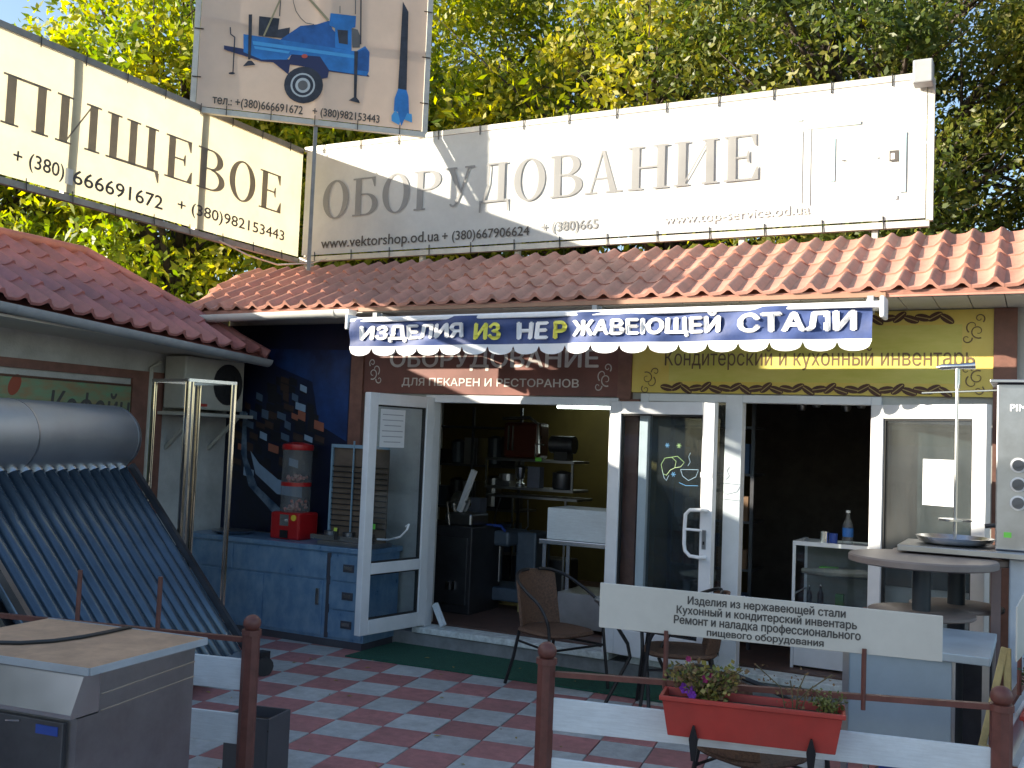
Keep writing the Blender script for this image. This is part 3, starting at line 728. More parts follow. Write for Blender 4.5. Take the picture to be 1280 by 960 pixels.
for x in (-6.4, -5.10, -4.11, -2.12, -1.12):
    part('post', MB().bar((x*KB, 8.32, 3.2), (x*KB, 8.32, z1), .045, .045, (0, 1, 0)), pipe_m, br)
b = MB(); x = xa+.2
while x < xb:
    b.tube([(x, 8.255, z0+.05), (x+.006, 8.25, z0-.05)], .005, 4); b.tube([(x+.05, 8.255, z1-.05), (x+.05, 8.25, z1+.045)], .005, 4); x += .46
part('lacing', b, black, br, kind='stuff')
lp = MB(); lp.box(xb-.12, xb+.02, 8.10, 8.24, z1-.10, z1+.08); part('lamp_housing', lp, gutter_g, br, bevel=.01)
yt = 8.2535
def rtext(s, xa_, za_, xb_, zb_, hgt, mat, bold=.012):
    p = RB(xa_, za_, yt); q = RB(xb_, zb_, yt); d = (q-p); L = d.length; d.normalize(); u_ = V((-d.z, 0, d.x))
    return lettering(s, p, d, u_, L, hgt*KB, mat, br, bold)
p = RB(-6.235, 3.895, yt); q = RB(-1.99, 3.935, yt); d = (q-p); L = d.length; d.normalize()
serif('ОБОРУДОВАНИЕ', p, d, V((-d.z, 0, d.x)), L, .365*KB, ink_glare, br)
rtext('www.vektorshop.od.ua', -6.235, 3.575, -4.89, 3.575, .13, ink)
rtext('+ (380)667906624', -4.86, 3.58, -3.975, 3.58, .11, ink)
rtext('+ (380)665', -3.86, 3.60, -3.33, 3.60, .11, ink_glare)
rtext('www.top-service.od.ua', -2.75, 3.60, -1.59, 3.61, .10, ink_pale)
gp = [M('pale_cyan_print', (.45, .66, .70), .6), M('pale_grey_print', (.45, .47, .47), .6), ink, M('pale_teal_print', (.50, .60, .57), .6)]
def rect_print(xa_, za_, xb_, zb_, mat, k):
    b = MB(); b.poly([RB(xa_, za_, yt-.0006*k), RB(xb_, za_, yt-.0006*k), RB(xb_, zb_, yt-.0006*k), RB(xa_, zb_, yt-.0006*k)]); part('machine_print', b, mat, br, smooth='flatprint')
rect_print(-1.46, 3.87, -1.41, 4.20, gp[0], 1); rect_print(-1.60, 3.70, -1.59, 4.30, gp[1], 1); rect_print(-1.625, 4.29, -1.23, 4.315, gp[3], 2)
rect_print(-1.66, 3.72, -1.652, 4.28, gp[1], 1); rect_print(-1.02, 3.985, -.955, 4.065, ink, 2); rect_print(-1.01, 4.0, -.985, 4.045, ink_white, 3)
rect_print(-.95, 3.75, -.905, 4.2, gp[0], 1); rect_print(-.985, 3.70, -.96, 3.73, gp[1], 2); rect_print(-1.36, 4.02, -1.33, 4.026, ink, 2); rect_print(-1.12, 4.02, -1.10, 4.03, gp[1], 2)
rect_print(-1.70, 4.36, -1.66, 4.375, gp[3], 1)

bl = thing('banner_sign', 'long cream fabric banner on the left, glowing with sun from behind', 'banner', (-6.9, 6.3, 3.4))
y0b, y1b = 4.22, 7.86
o = LB(y0b, 3.52); wL = (y1b-y0b)*KL; hL = (4.585-3.52)*KL
part('fabric', cloth(o+V((-.010, .02, .02)), YR, ZU, wL-.03, hL-.04, V((-1, 0, 0)), .004, 60, 14), banner_c, bl, smooth=True)
z0, z1 = o.z, o.z+hL; ya, yb = o.y, o.y+wL
part('frame', MB().bar((BX-.035, ya, z0-.02), (BX-.035, yb, z0-.02), .05, .05).bar((BX-.035, ya, z1+.01), (BX-.035, yb, z1+.01), .05, .05).bar((BX-.035, ya, z0), (BX-.035, ya, z1-.02), .05, .05, (0, 1, 0)), pipe_d, bl)
for y in (5.17, 6.51):
    part('post', MB().bar((BX-.05, y*KL, z0), (BX-.05, y*KL, z1), .05, .05, (0, 1, 0)), pipe_d, bl)
part('corner_post', MB().bar((BX+.06, 8.34, 3.0), (BX+.06, 8.34, z1-.03), .05, .05, (0, 1, 0)), pipe_d, bl)
b = MB(); y = ya+.2
while y < yb:
    b.tube([(BX+.0, y, z0+.04), (BX+.004, y+.006, z0-.05)], .005, 4); b.tube([(BX, y+.05, z1-.05), (BX+.004, y+.05, z1+.045)], .005, 4); y += .42
part('lacing', b, black, bl, kind='stuff')
xt = BX+.0005
def lgeo(ya_, za_, yb_, zb_):
    p = LB(ya_, za_, xt); q = LB(yb_, zb_, xt); d = q-p; L = d.length; d.normalize(); return p, d, V((0, -d.z, d.y)), L
p, d, u_, L = lgeo(4.575, 3.90, 7.55, 3.90); serif('ПИЩЕВОЕ', p, d, u_, L, .36*KL, ink_brown, bl)
p, d, u_, L = lgeo(4.69, 3.615, 5.12, 3.60); lettering('+ (380)', p, d, u_, L, .145, ink, bl)
p, d, u_, L = lgeo(5.20, 3.615, 6.09, 3.61); lettering('666691672', p, d, u_, L, .12, ink, bl)
p, d, u_, L = lgeo(6.25, 3.62, 7.625, 3.62); lettering('+ (380)982153443', p, d, u_, L, .135, ink, bl)
b = MB(); P_ = [LB(5.13, 3.60, xt+.001), LB(5.20, 3.60, xt+.001), LB(5.20, 3.72, xt+.001), LB(5.13, 3.72, xt+.001)]; b.poly(P_); part('patch', b, banner_w, bl, smooth='flatprint')
part('cable', MB().tube([(BX+.02, 7.1, z0-.04), (BX+.03, 7.5, z0-.11), (BX+.05, 7.9, z0-.13), (BX+.25, 8.2, z0-.07), (BX+.4, 8.22, z0-.03)], .008, 6), pipe_m, bl)

# tall diagonal sign
KT = 1.05
ts = thing('tall_sign', 'tall peach banner above the corner picturing a blue trailer and a drill', 'sign', (-6.1, 7.5, 4.8))
Lp = V((-6.59*KT, 6.44*KT, 0)); Rp = V((-5.05*KT, 7.78*KT, 0)); td = (Rp-Lp).normalized(); tn = td.cross(ZU); TWd = (Rp-Lp).length
tz0 = EYE+(4.59-EYE)*KT
def TS_(u, v, off=0): return Lp+td*u+V((0, 0, tz0+v))+tn*off
part('fabric', cloth(TS_(.03, .03), td, ZU, TWd-.06, 2.2, -tn, .006, 40, 30), banner_p, ts, smooth=True)
b = MB()
b.bar(TS_(-.01, 0, -.03), TS_(TWd+.01, 0, -.03), .05, .05); b.bar(TS_(0, .02, -.03), TS_(0, 2.3, -.03), .05, .05, td); b.bar(TS_(TWd, .02, -.03), TS_(TWd, 2.3, -.03), .05, .05, td); b.bar(TS_(0, 2.3, -.03), TS_(TWd, 2.3, -.03), .05, .05)
part('frame', b, pipe_m, ts)
b = MB(); b.bar(TS_(0, .86, -.03), TS_(TWd, .80, -.03), .03, .03); b.bar(TS_(TWd*.52, .02, -.03), TS_(TWd*.52, 2.3, -.03), .04, .04, td); part('cross_bar', b, pipe_m, ts)
part('post', MB().bar(TS_(TWd*.52, -1.4, -.05), TS_(TWd*.52, .0, -.05), .035, .035, td), pipe_d, ts)
b = MB()
for v in (.3, .75, 1.2, 1.65):
    b.tube([TS_(-.02, v, .004), TS_(.06, v, .008)], .005, 4); b.tube([TS_(TWd+.02, v, .004), TS_(TWd-.06, v, .008)], .005, 4)
for u in (.3, .7, 1.1, 1.5, 1.9): b.tube([TS_(u, -.03, .004), TS_(u, .06, .008)], .005, 4)
part('lacing', b, black, ts, kind='stuff')
ART = [('grey',[(0.731,1.727),(0.723,0.961),(0.733,0.962),(0.742,1.728)]),('olive',[(0.69,1.72),(0.721,1.119),(0.732,1.121),(0.701,1.722)]),('dark',[(0.545,0.936),(0.729,0.94),(0.721,0.832),(0.829,0.868),(0.821,0.759),(0.548,0.751)]),('dblue',[(0.74,0.734),(0.924,0.896),(1.075,0.931),(1.184,0.982),(1.223,0.9),(1.377,0.776),(1.409,0.714),(1.198,0.708)]),('blue',[(1.195,1.056),(1.434,1.061),(1.433,0.951),(1.398,0.939),(1.408,0.722),(1.253,0.73),(1.244,0.918),(1.186,0.939)]),('dark',[(1.265,0.906),(1.364,0.912),(1.37,0.775),(1.286,0.778)]),('grey',[(1.398,0.939),(1.455,0.932),(1.487,0.863),(1.484,0.761),(1.414,0.751)]),('navy',[(0.246,0.618),(0.407,0.611),(0.585,0.571),(0.845,0.561),(1.123,0.525),(1.575,0.51),(1.59,0.49),(1.125,0.497),(0.833,0.524),(0.588,0.511),(0.248,0.58)]),('blue',[(0.413,0.747),(0.644,0.743),(1.451,0.72),(1.533,0.782),(1.578,0.729),(1.58,0.54),(1.561,0.494),(1.208,0.507),(1.118,0.626),(0.856,0.613),(0.817,0.558),(0.587,0.528),(0.422,0.578)]),('lblue',[(0.497,0.694),(1.439,0.682),(1.44,0.65),(0.506,0.66)]),('lblue',[(0.513,0.647),(0.841,0.64),(0.828,0.617),(0.521,0.622)]),('navy',[(0.856,0.613),(1.118,0.626),(1.208,0.507),(1.198,0.434),(1.143,0.412),(1.013,0.511),(0.82,0.515)]),('dblue',[(1.458,0.714),(1.534,0.76),(1.576,0.726),(1.573,0.539),(1.474,0.541)]),('navy',[(0.655,0.537),(0.847,0.526),(0.838,0.417),(0.697,0.514)]),('dark',[(1.16,0.357),(1.156,0.311),(1.14,0.267),(1.113,0.227),(1.077,0.195),(1.035,0.173),(0.989,0.161),(0.943,0.162),(0.899,0.174),(0.861,0.197),(0.831,0.229),(0.811,0.269),(0.803,0.313),(0.806,0.359),(0.822,0.403),(0.848,0.442),(0.884,0.474),(0.926,0.497),(0.972,0.509),(1.018,0.509),(1.062,0.497),(1.101,0.474),(1.131,0.441),(1.151,0.401)]),('white',[(1.086,0.348),(1.084,0.318),(1.074,0.289),(1.057,0.263),(1.035,0.242),(1.008,0.227),(0.979,0.22),(0.95,0.22),(0.922,0.229),(0.898,0.244),(0.879,0.265),(0.867,0.291),(0.861,0.32),(0.864,0.35),(0.873,0.379),(0.89,0.405),(0.912,0.426),(0.939,0.441),(0.968,0.448),(0.997,0.448),(1.025,0.44),(1.049,0.425),(1.068,0.403),(1.081,0.377)]),('dark',[(1.07,0.346),(1.068,0.32),(1.059,0.295),(1.045,0.273),(1.026,0.255),(1.003,0.242),(0.979,0.236),(0.954,0.236),(0.93,0.243),(0.909,0.256),(0.893,0.275),(0.882,0.297),(0.878,0.322),(0.88,0.348),(0.888,0.373),(0.902,0.395),(0.921,0.413),(0.944,0.426),(0.969,0.432),(0.994,0.432),(1.017,0.425),(1.038,0.412),(1.054,0.394),(1.065,0.371)]),('white',[(1.042,0.34),(1.041,0.321),(1.035,0.303),(1.025,0.287),(1.011,0.274),(0.995,0.265),(0.977,0.26),(0.959,0.26),(0.943,0.265),(0.928,0.275),(0.916,0.288),(0.908,0.305),(0.905,0.323),(0.907,0.341),(0.913,0.359),(0.923,0.376),(0.936,0.389),(0.952,0.398),(0.97,0.402),(0.988,0.402),(1.005,0.397),(1.02,0.388),(1.031,0.374),(1.039,0.358)]),('grey',[(1.019,0.337),(1.018,0.324),(1.014,0.312),(1.007,0.302),(0.998,0.293),(0.988,0.287),(0.976,0.284),(0.964,0.284),(0.953,0.288),(0.943,0.294),(0.936,0.303),(0.931,0.314),(0.928,0.326),(0.929,0.338),(0.933,0.35),(0.94,0.36),(0.949,0.369),(0.96,0.375),(0.971,0.378),(0.983,0.378),(0.994,0.375),(1.004,0.368),(1.012,0.36),(1.017,0.349)]),('red',[(1.004,0.614),(1.003,0.608),(1.0,0.603),(0.996,0.598),(0.991,0.595),(0.984,0.592),(0.977,0.59),(0.97,0.59),(0.963,0.591),(0.957,0.593),(0.953,0.597),(0.95,0.601),(0.949,0.607),(0.949,0.612),(0.952,0.617),(0.956,0.622),(0.961,0.626),(0.968,0.628),(0.975,0.63),(0.982,0.63),(0.989,0.629),(0.995,0.627),(0.999,0.623),(1.002,0.619)]),('dark',[(0.45,0.937),(0.481,0.942),(0.488,0.757),(0.488,0.515),(0.466,0.513)]),('dark',[(0.423,0.443),(0.536,0.469),(0.5,0.506),(0.467,0.501)]),('dark',[(0.287,0.793),(0.295,0.728),(0.305,0.73),(0.298,0.796)]),('dark',[(0.297,0.724),(0.334,0.701),(0.34,0.711),(0.303,0.734)]),('dark',[(0.332,0.705),(0.334,0.368),(0.345,0.369),(0.343,0.706)]),('dark',[(0.358,0.368),(0.353,0.361),(0.339,0.355),(0.321,0.353),(0.306,0.355),(0.3,0.361),(0.305,0.368),(0.319,0.374),(0.337,0.377),(0.352,0.374)]),('dark',[(1.434,0.718),(1.468,0.722),(1.476,0.258),(1.451,0.262)]),('dark',[(1.404,0.239),(1.51,0.223),(1.502,0.247),(1.465,0.286)]),('olive',[(0.719,1.122),(0.588,0.753),(0.603,0.748),(0.734,1.117)]),('olive',[(0.949,1.188),(1.169,0.972),(1.185,0.99),(0.965,1.205)]),('grey',[(1.391,1.803),(1.422,1.074),(1.431,1.075),(1.4,1.804)]),('dark',[(1.441,1.811),(1.484,0.79),(1.496,0.791),(1.454,1.812)]),('grey',[(0.835,1.222),(0.844,1.108),(0.85,1.109),(0.842,1.223)]),('grey',[(0.844,1.107),(0.873,1.024),(0.879,1.027),(0.85,1.11)]),('grey',[(0.873,1.023),(0.918,0.965),(0.923,0.97),(0.879,1.028)]),('grey',[(0.918,0.964),(0.969,0.924),(0.973,0.929),(0.923,0.97)]),('grey',[(0.971,0.923),(1.047,0.919),(1.048,0.926),(0.971,0.93)]),('grey',[(1.275,1.133),(1.278,1.061),(1.285,1.062),(1.282,1.134)]),('dark',[(1.87,1.262),(1.929,1.167),(1.948,0.351),(1.864,0.4)]),('blue',[(1.866,0.407),(1.946,0.402),(1.968,0.339),(1.981,0.172),(1.833,0.184),(1.835,0.308)]),('lblue',[(1.814,0.138),(1.847,0.193),(1.915,0.128),(1.89,0.055),(1.816,0.087)]),('lblue',[(1.934,0.181),(2.007,0.175),(2.014,0.092),(1.935,0.115)]),('blue',[(1.869,0.188),(1.966,0.189),(1.912,0.047)])]
ac_ = {'blue': M('blue_print', (.02, .17, .48), .5, scale=4, var=.25), 'lblue': M('light_blue_print', (.06, .33, .68), .5), 'dblue': M('deep_blue_print', (.015, .10, .33), .5, var=.3),
       'dark': M('dark_print', (.03, .035, .05), .6, var=.4, scale=12), 'navy': M('navy_print', (.02, .03, .10), .6), 'grey': M('grey_print', (.12, .12, .12), .6), 'white': M('pale_print', (.45, .50, .52), .6),
       'olive': M('olive_print', (.30, .27, .16), .6), 'red': M('red_reflector_print', (.5, .08, .05), .5)}
for k, (cn, pts) in enumerate(ART):
    b = MB(); b.poly([TS_(u, v, .0085+.0003*k) for u, v in pts]); part('picture_print', b, ac_[cn], ts, smooth='flatprint')
lettering('тел.: +(380)666691672', TS_(*(0.171, 0.04), .013), (td+ZU*-0.0135).normalized(), (ZU-td*-0.0135).normalized(), 0.815, .105, ink, ts, .02)
lettering('+ (380)982153443', TS_(*(1.074, 0.039), .013), (td+ZU*-0.0135).normalized(), (ZU-td*-0.0135).normalized(), 0.629, .10, ink, ts, .02)

# ================================================================== COUNTER WITH BLUE FILM
ctr = thing('steel_counter', 'long steel counter wrapped in blue protective film, three drawers at its right end', 'counter', (-6.1, 7.4, 0))
CY = 7.19
part('body', MB().box(-7.12, -5.06, CY+.012, 7.70, .06, .80), film, ctr)
part('countertop', MB().box(-7.14, -5.04, CY-.01, 7.72, .80, .845), film, ctr, bevel=.006)
part('plinth', MB().box(-7.1, -5.07, CY+.004, 7.69, 0.0, .06), film_seam, ctr)
for nm, x0_, x1_, za_, zb_ in (('front_panel', -6.52, -5.47, .565, .785), ('front_panel', -7.1, -6.535, .565, .785), ('cabinet_door', -6.15, -5.50, .085, .545), ('cabinet_door', -7.1, -6.165, .085, .545)):
    part(nm, MB().box(x0_, x1_, CY, CY+.0115, za_, zb_), film, ctr, bevel=.002)
for za_, zb_ in ((.085, .315), (.325, .555), (.565, .785)):
    c = .035; x0_, x1_ = -5.425, -5.075
    b = MB(); b.prism([(x0_, CY-.004, za_+c), (x0_+c, CY-.004, za_), (x1_, CY-.004, za_), (x1_, CY-.004, zb_), (x0_+c, CY-.004, zb_), (x0_, CY-.004, zb_-c)], (0, .014, 0))
    dr = part('drawer', b, film, ctr)
    xm = (x0_+x1_)/2+.02; zm = (za_+zb_)/2
    part('handle', MB().box(xm-.055, xm+.055, CY-.012, CY-.005, zm-.032, zm+.032), film_seam, dr)
    part('handle_grip', MB().box(xm-.04, xm+.04, CY-.017, CY-.0125, zm-.012, zm+.018), steel, dr)
part('seam', MB().box(-5.465, -5.43, CY+.004, CY+.0115, .07, .79), film_seam, ctr)
part('handle', MB().box(-5.56, -5.525, CY-.02, CY-.001, .34, .48), steel, ctr, bevel=.004)
# things on the counter
gm = thing('gumball_machine', 'red gumball machine with tall clear cylinder on the blue counter', 'gumball machine', (-6.08, 7.5, .845))
gx, gy = -6.08, 7.48
b = MB(); b.box(gx-.165, gx+.165, gy-.14, gy+.14, .846, 1.09); part('base', b, red_m, gm, bevel=.02)
part('cylinder', MB().tube([(gx, gy, 1.09), (gx, gy, 1.66)], .135, 28), pet, gm, smooth=True)
part('ring', MB().tube([(gx, gy, 1.325), (gx, gy, 1.36)], .138, 28), red_m, gm, smooth=True)
part('lid', MB().lathe((gx, gy, 1.655), [(.14, 0), (.145, .02), (.14, .05), (.05, .07)], 28), red_m, gm, smooth=True)
part('coin_plate', MB().box(gx-.05, gx+.05, gy-.146, gy-.141, .97, 1.07), steel, gm)
part('coin_knob', MB().box(gx-.025, gx+.025, gy-.166, gy-.147, 1.01, 1.03), steel, gm, bevel=.004)
part('chute', MB().box(gx-.045, gx+.045, gy-.146, gy-.141, .86, .93), black, gm)
b = MB(); b.tube([(gx+.105, gy-.1405, 1.045), (gx+.105, gy-.146, 1.045)], .028, 16); part('sticker', b, yellow_tag, gm)
b = MB()
for k in range(60):
    a = random.uniform(0, 6.28); rr = random.uniform(.02, .11); b.ball((gx+rr*math.cos(a), gy+rr*math.sin(a), random.choice([random.uniform(1.10, 1.2), random.uniform(1.37, 1.42)])), .016, 6, 4)
part('gumballs', b, M('mixed_gumballs', (.4, .3, .25), .4, col2=(.5, .12, .1), scale=30), gm, kind='stuff')
rk = thing('display_rack', 'brown display case with horizontal wires behind the drawers of the blue counter', 'rack', (-5.4, 7.5, .845))
part('back_panel', MB().box(-5.65, -5.06, 7.462, 7.475, .846, 1.70), M('weathered_brown_panel', (.12, .085, .06), .7, var=.3, scale=5), rk)
part('frame', MB().bar((-5.66, 7.45, .846), (-5.66, 7.45, 1.7), .02, .02, (0, 1, 0)).bar((-5.42, 7.44, .846), (-5.42, 7.44, 1.76), .012, .012, (0, 1, 0)).bar((-5.67, 7.45, 1.71), (-5.05, 7.45, 1.71), .02, .03).bar((-5.66, 7.45, 1.7), (-5.66, 7.62, 1.7), .02, .02), M('pale_blue_metal', (.25, .38, .48), .5, .3), rk)
for k in range(12):
    part('wire', MB().tube([(-5.655, 7.45, 1.53-.048*k), (-5.06, 7.45, 1.53-.048*k)], .005, 5), black, rk)
hp = thing('gas_hob', 'low steel two-burner hob lying in front of the display rack on the blue counter', 'hob', (-5.3, 7.3, .845))
part('tray', MB().box(-5.60, -5.05, 7.21, 7.56, .847, .885), steel_dull, hp, bevel=.006)
part('plate', MB().box(-5.72, -5.16, 7.26, 7.60, .886, .93), steel, hp, bevel=.006)
for x_ in (-5.62, -5.42, -5.22): part('burner', MB().tube([(x_, 7.42, .93), (x_, 7.42, .955)], .055, 16), steel_dark, hp, smooth=True)
part('knob', MB().box(-5.44, -5.41, 7.235, 7.26, .90, 1.0), blackp, hp)
part('tag', MB().box(-5.442, -5.408, 7.232, 7.2345, .975, 1.005), M('lime_tag', (.5, .6, .08), .5), hp)
part('hose', MB().tube([(-5.1, 7.4, .92), (-4.95, 7.35, .93), (-4.80, 7.3, .97), (-4.72, 7.28, 1.04), (-4.72, 7.3, 1.08), (-4.76, 7.32, 1.06)], .009, 6), awn_white, hp, smooth=True)
solo('price_tag', MB().box(-5.20, -5.15, 7.43, 7.436, 1.0, 1.045), green_tag, 'small bright green price tag on the wire display rack', 'price tag', (-5.17, 7.43, 1.0))
solo('steel_tray', MB().lathe((-6.75, 7.42, .846), [(.14, 0), (.19, .02), (.2, .03)], 20), steel_dull, 'shallow steel pan lying on the left end of the blue counter', 'pan', (-6.75, 7.42, .846), smooth=True)

# stainless rack frame
rf = thing('rack_frame', 'tall empty stainless steel rack frame of four corner posts in front of the left wall', 'rack', (-6.1, 6.2, 0))
cs4 = [V((-5.93, 5.93, 0)), V((-5.80, 6.32, 0)), V((-6.34, 6.45, 0)), V((-6.43, 6.03, 0))]
for i, c in enumerate(cs4):
    ctrp = sum(cs4, V())/4; inw = (ctrp-c); ex = (cs4[(i+1) % 4]-c).normalized(); ey = (cs4[(i-1) % 4]-c).normalized()
    b = MB(); b.obox(c+ex*.008+V((0, 0, 1.1)), ex*.008, ey*.003, V((0, 0, 1.1))); b.obox(c+ey*.008+V((0, 0, 1.1)), ey*.008, ex*.003, V((0, 0, 1.1)))
    cp = part('corner_post', b, chrome, rf)
    b = MB(); b.obox(c+ex*.024+V((0, 0, 1.1)), ex*.008, ey*.002, V((0, 0, 1.09))); b.obox(c+ey*.024+V((0, 0, 1.1)), ey*.008, ex*.002, V((0, 0, 1.09))); part('dark_channel', b, steel_dark, cp)
    b = MB(); b.tube([c+ex*.038, c+ex*.038+V((0, 0, 2.18))], .006, 8); b.tube([c+ey*.038, c+ey*.038+V((0, 0, 2.18))], .006, 8); part('edge_rod', b, chrome, cp, smooth=True)
for i in range(4):
    for z in (2.19, .25):
        part('rail', MB().bar(cs4[i]+V((0, 0, z)), cs4[(i+1) % 4]+V((0, 0, z)), .012, .025), steel, rf)

# ================================================================== SOLAR WATER HEATER
sh = thing('solar_heater', 'solar water heater, horizontal grey tank above a slanted bank of dark blue glass tubes', 'solar heater', (-5.9, 4.8, 0))
ax = V((-.266, .964, 0)).normalized(); dn = V((.964, .266, 0)).normalized(); T1 = V((-6.386, 5.753, 1.47))
tc_ = T1+V((0, 0, .24))-dn*.13
a0, a1 = tc_-ax*2.3, tc_+ax*.06
b = MB(); R_ = .255; b.tube([a0, a0+ax*.05, a1-ax*.10, a1-ax*.045, a1-ax*.012, a1], 1, 36, True, [R_*.9, R_, R_, R_*.985, R_*.93, R_*.80]); part('tank', b, tank_m, sh, smooth=True)
for q in (.06, 1.25): part('tank_band', MB().tube([a1-ax*(q), a1-ax*(q+.015)], R_+.003, 36), steel_dull, sh, smooth=True)
lowc = T1+dn*1.07+V((0, 0, -1.36)); sdir = (lowc-T1).normalized()
vac = MB().tube([V((0, 0, 0)), V((0, 0, 1.70)), V((0, 0, 1.735))], 1, 12, True, [.051, .051, .02]).mesh('vacuum_tube', tube_g)
for p in vac.polygons: p.use_smooth = True
for k in range(16):
    p0 = T1-ax*(.05+.125*k)
    piece('vacuum_tube', vac, sh, Matrix.Translation(p0) @ sdir.to_track_quat('Z', 'Y').to_matrix().to_4x4())
    part('tube_collar', MB().tube([p0-sdir*.03, p0+sdir*.015], .056, 12), steel, sh, smooth=True)
e0, e1 = lowc+ax*.02, lowc-ax*2.02
nn_ = ax.cross(sdir).normalized()
part('bottom_rail', MB().bar(e0+sdir*.0, e1+sdir*.0, .06, .09, nn_), steel_dull, sh)
b = MB()
for q in (.02, -1.97):
    p0 = T1+ax*q; p1 = lowc+ax*q; b.bar(p0-nn_*.06, p1-nn_*.06, .045, .045); b.bar(p1-nn_*.06, V((p1.x, p1.y, 0)), .04, .04, dn)
    pb = p0-dn*.15; b.bar((pb.x, pb.y, 0), (pb.x, pb.y, 1.5), .04, .04, dn); b.bar((pb.x, pb.y, .15), (p1.x, p1.y, .12), .035, .035)
part('stand', b, steel_dark, sh, kind='stuff')
part('backing_sheet', MB().obox((T1+lowc)/2-nn_*.075*(1 if nn_.z > 0 else -1)-ax*.98, ax*1.0, sdir*.80, nn_*.004), M('black_backing', (.012, .013, .016), .7), sh)
solo('caster_wheel', MB().tube([(-5.16, 6.05, .07), (-5.10, 6.02, .07)], .07, 16).box(-5.2, -5.12, 6.0, 6.1, .07, .17), blackp, 'small black wheel on the tiles at the foot of the solar tubes', 'wheel', (-5.1, 6, 0))

# ================================================================== FENCE
fe = thing('fence', 'low fence of brown ball-topped posts, brown rail and white planks round the terrace', 'fence', (-1.9, 4.1, 0))
PA, PB, PC = V((-3.30, 3.79, 0)), V((-1.905, 4.098, 0)), V((-.129, 4.44, 0))
fL = (PB-PA).normalized(); fR = (PC-PB).normalized(); nL = V((fL.y, -fL.x, 0)); nR = V((fR.y, -fR.x, 0))
PE = PA-fL*3.2; PD = PC+V((.20, 2.3, 0)); fD = (PD-PC).normalized()
for c in (PA, PB, PC, PE, PD):
    b = MB(); b.tube([c, c+V((0, 0, .86))], .041, 8); b.tube([c+V((0, 0, .85)), c+V((0, 0, .875))], .046, 12)
    po = part('post', b, fence_br, fe)
    part('ball', MB().ball(c+V((0, 0, .905)), (.042, .042, .04), 16, 12), fence_br, po, smooth=True)
for a_, c_, zz in ((PE, PA, .825), (PA+fL*9, PB, 0), (PB, PC, .835), (PC, PD, .83)):
    if zz: part('rail', MB().bar(a_+(c_-a_).normalized()*.04+V((0, 0, zz if zz != .835 else .81)), c_-(c_-a_).normalized()*.04+V((0, 0, zz if zz != .835 else .862)), .028, .022), fence_br, fe)
for a_, c_, f_, n_ in ((PE, PA, fL, nL), (PB, PC, fR, nR), (PC, PD, fD, V((fD.y, -fD.x, 0)))):
    for (za_, zb_) in ((.59, .735), (.34, .48)):
        dz = -.02 if a_ is PB else 0
        p0, p1 = a_+f_*.035, c_-f_*.035
        b = MB(); pts = [p0+V((0, 0, za_+dz)), p1+V((0, 0, za_+dz*(-.2))), p1+V((0, 0, zb_+dz*.4-(.02 if a_ is PB else 0))), p0+V((0, 0, zb_+dz-.006))]
        b.prism([q-n_*.009 for q in pts], n_*.018); part('plank', b, plank_w, fe, bevel=.003)
# short uprights on the left rail
for a_ in (-.96, -.505):
    p = PA+fL*a_; bq = MB(); bq.tube([p+V((0, 0, .8)), p+V((0, 0, 1.085))], .011, 8); part('upright', bq, fence_br, fe)
# sign board on the fence
sb = thing('fence_signboard', 'white board with four lines of dark text standing on the fence rail', 'sign', PB+fR*.9+V((0, 0, .85)))
s0, s1_ = PB+fR*.225, PB+fR*1.595
pts = [s0+V((0, 0, 1.028)), s1_+V((0, 0, 1.015)), s1_+V((0, 0, 1.193)), s0+V((0, 0, 1.218))]
b = MB(); b.prism([q-nR*.006 for q in pts], nR*.012); part('board', b, board_w, sb, bevel=.002)
for a_ in (.515, 1.305):
    p = PB+fR*a_-nR*.016; part('upright', MB().tube([p+V((0, 0, .85)), p+V((0, 0, 1.2))], .009, 8).tube([p+nR*.028+V((0, 0, .80)), p+nR*.028+V((0, 0, 1.04))], .009, 8), fence_br, sb)
for s_, aa, ab, zz in (('Изделия из нержавеющей стали', .600, 1.232, 1.150), ('Кухонный и кондитерский инвентарь', .555, 1.276, 1.108), ('Ремонт и наладка профессионального', .545, 1.291, 1.066), ('пищевого оборудования', .683, 1.150, 1.028)):
    d_ = (fR+V((0, 0, -.004))).normalized(); lettering(s_, PB+fR*aa+nR*.0075+V((0, 0, zz-.002)), d_, ZU, ab-aa, .045 if s_[0] != 'п' else .037, ink, sb, .03)
# second board seen edge-on, on the fence section that runs back
sb2 = thing('fence_signboard', 'thin white board seen almost edge-on beyond the corner fence post', 'sign', PC+fD*.6+V((0, 0, 1)))
q0, q1 = PC+fD*.25+V((.02, 0, 0)), PC+fD*1.3+V((-.015, 0, 0))
b = MB(); b.add([q0+V((0, 0, 1.0)), q0+V((0, 0, 1.22)), (q0+q1)/2+V((.03, 0, 1.0)), (q0+q1)/2+V((.03, 0, 1.3)), q1+V((0, 0, 1.04)), q1+V((0, 0, 1.34)),
                 q0+V((.006, 0, 1.0)), q0+V((.006, 0, 1.22)), (q0+q1)/2+V((.036, 0, 1.0)), (q0+q1)/2+V((.036, 0, 1.3)), q1+V((.006, 0, 1.04)), q1+V((.006, 0, 1.34))],
                [(0, 2, 3, 1), (2, 4, 5, 3), (6, 7, 9, 8), (8, 9, 11, 10), (0, 1, 7, 6), (4, 10, 11, 5), (0, 6, 8, 2), (2, 8, 10, 4), (1, 3, 9, 7), (3, 5, 11, 9)])
part('board', b, board_w, sb2); part('upright', MB().tube([PC+fD*.4+V((.02, 0, .84)), PC+fD*.4+V((.02, 0, 1.1))], .009, 8), fence_br, sb2)

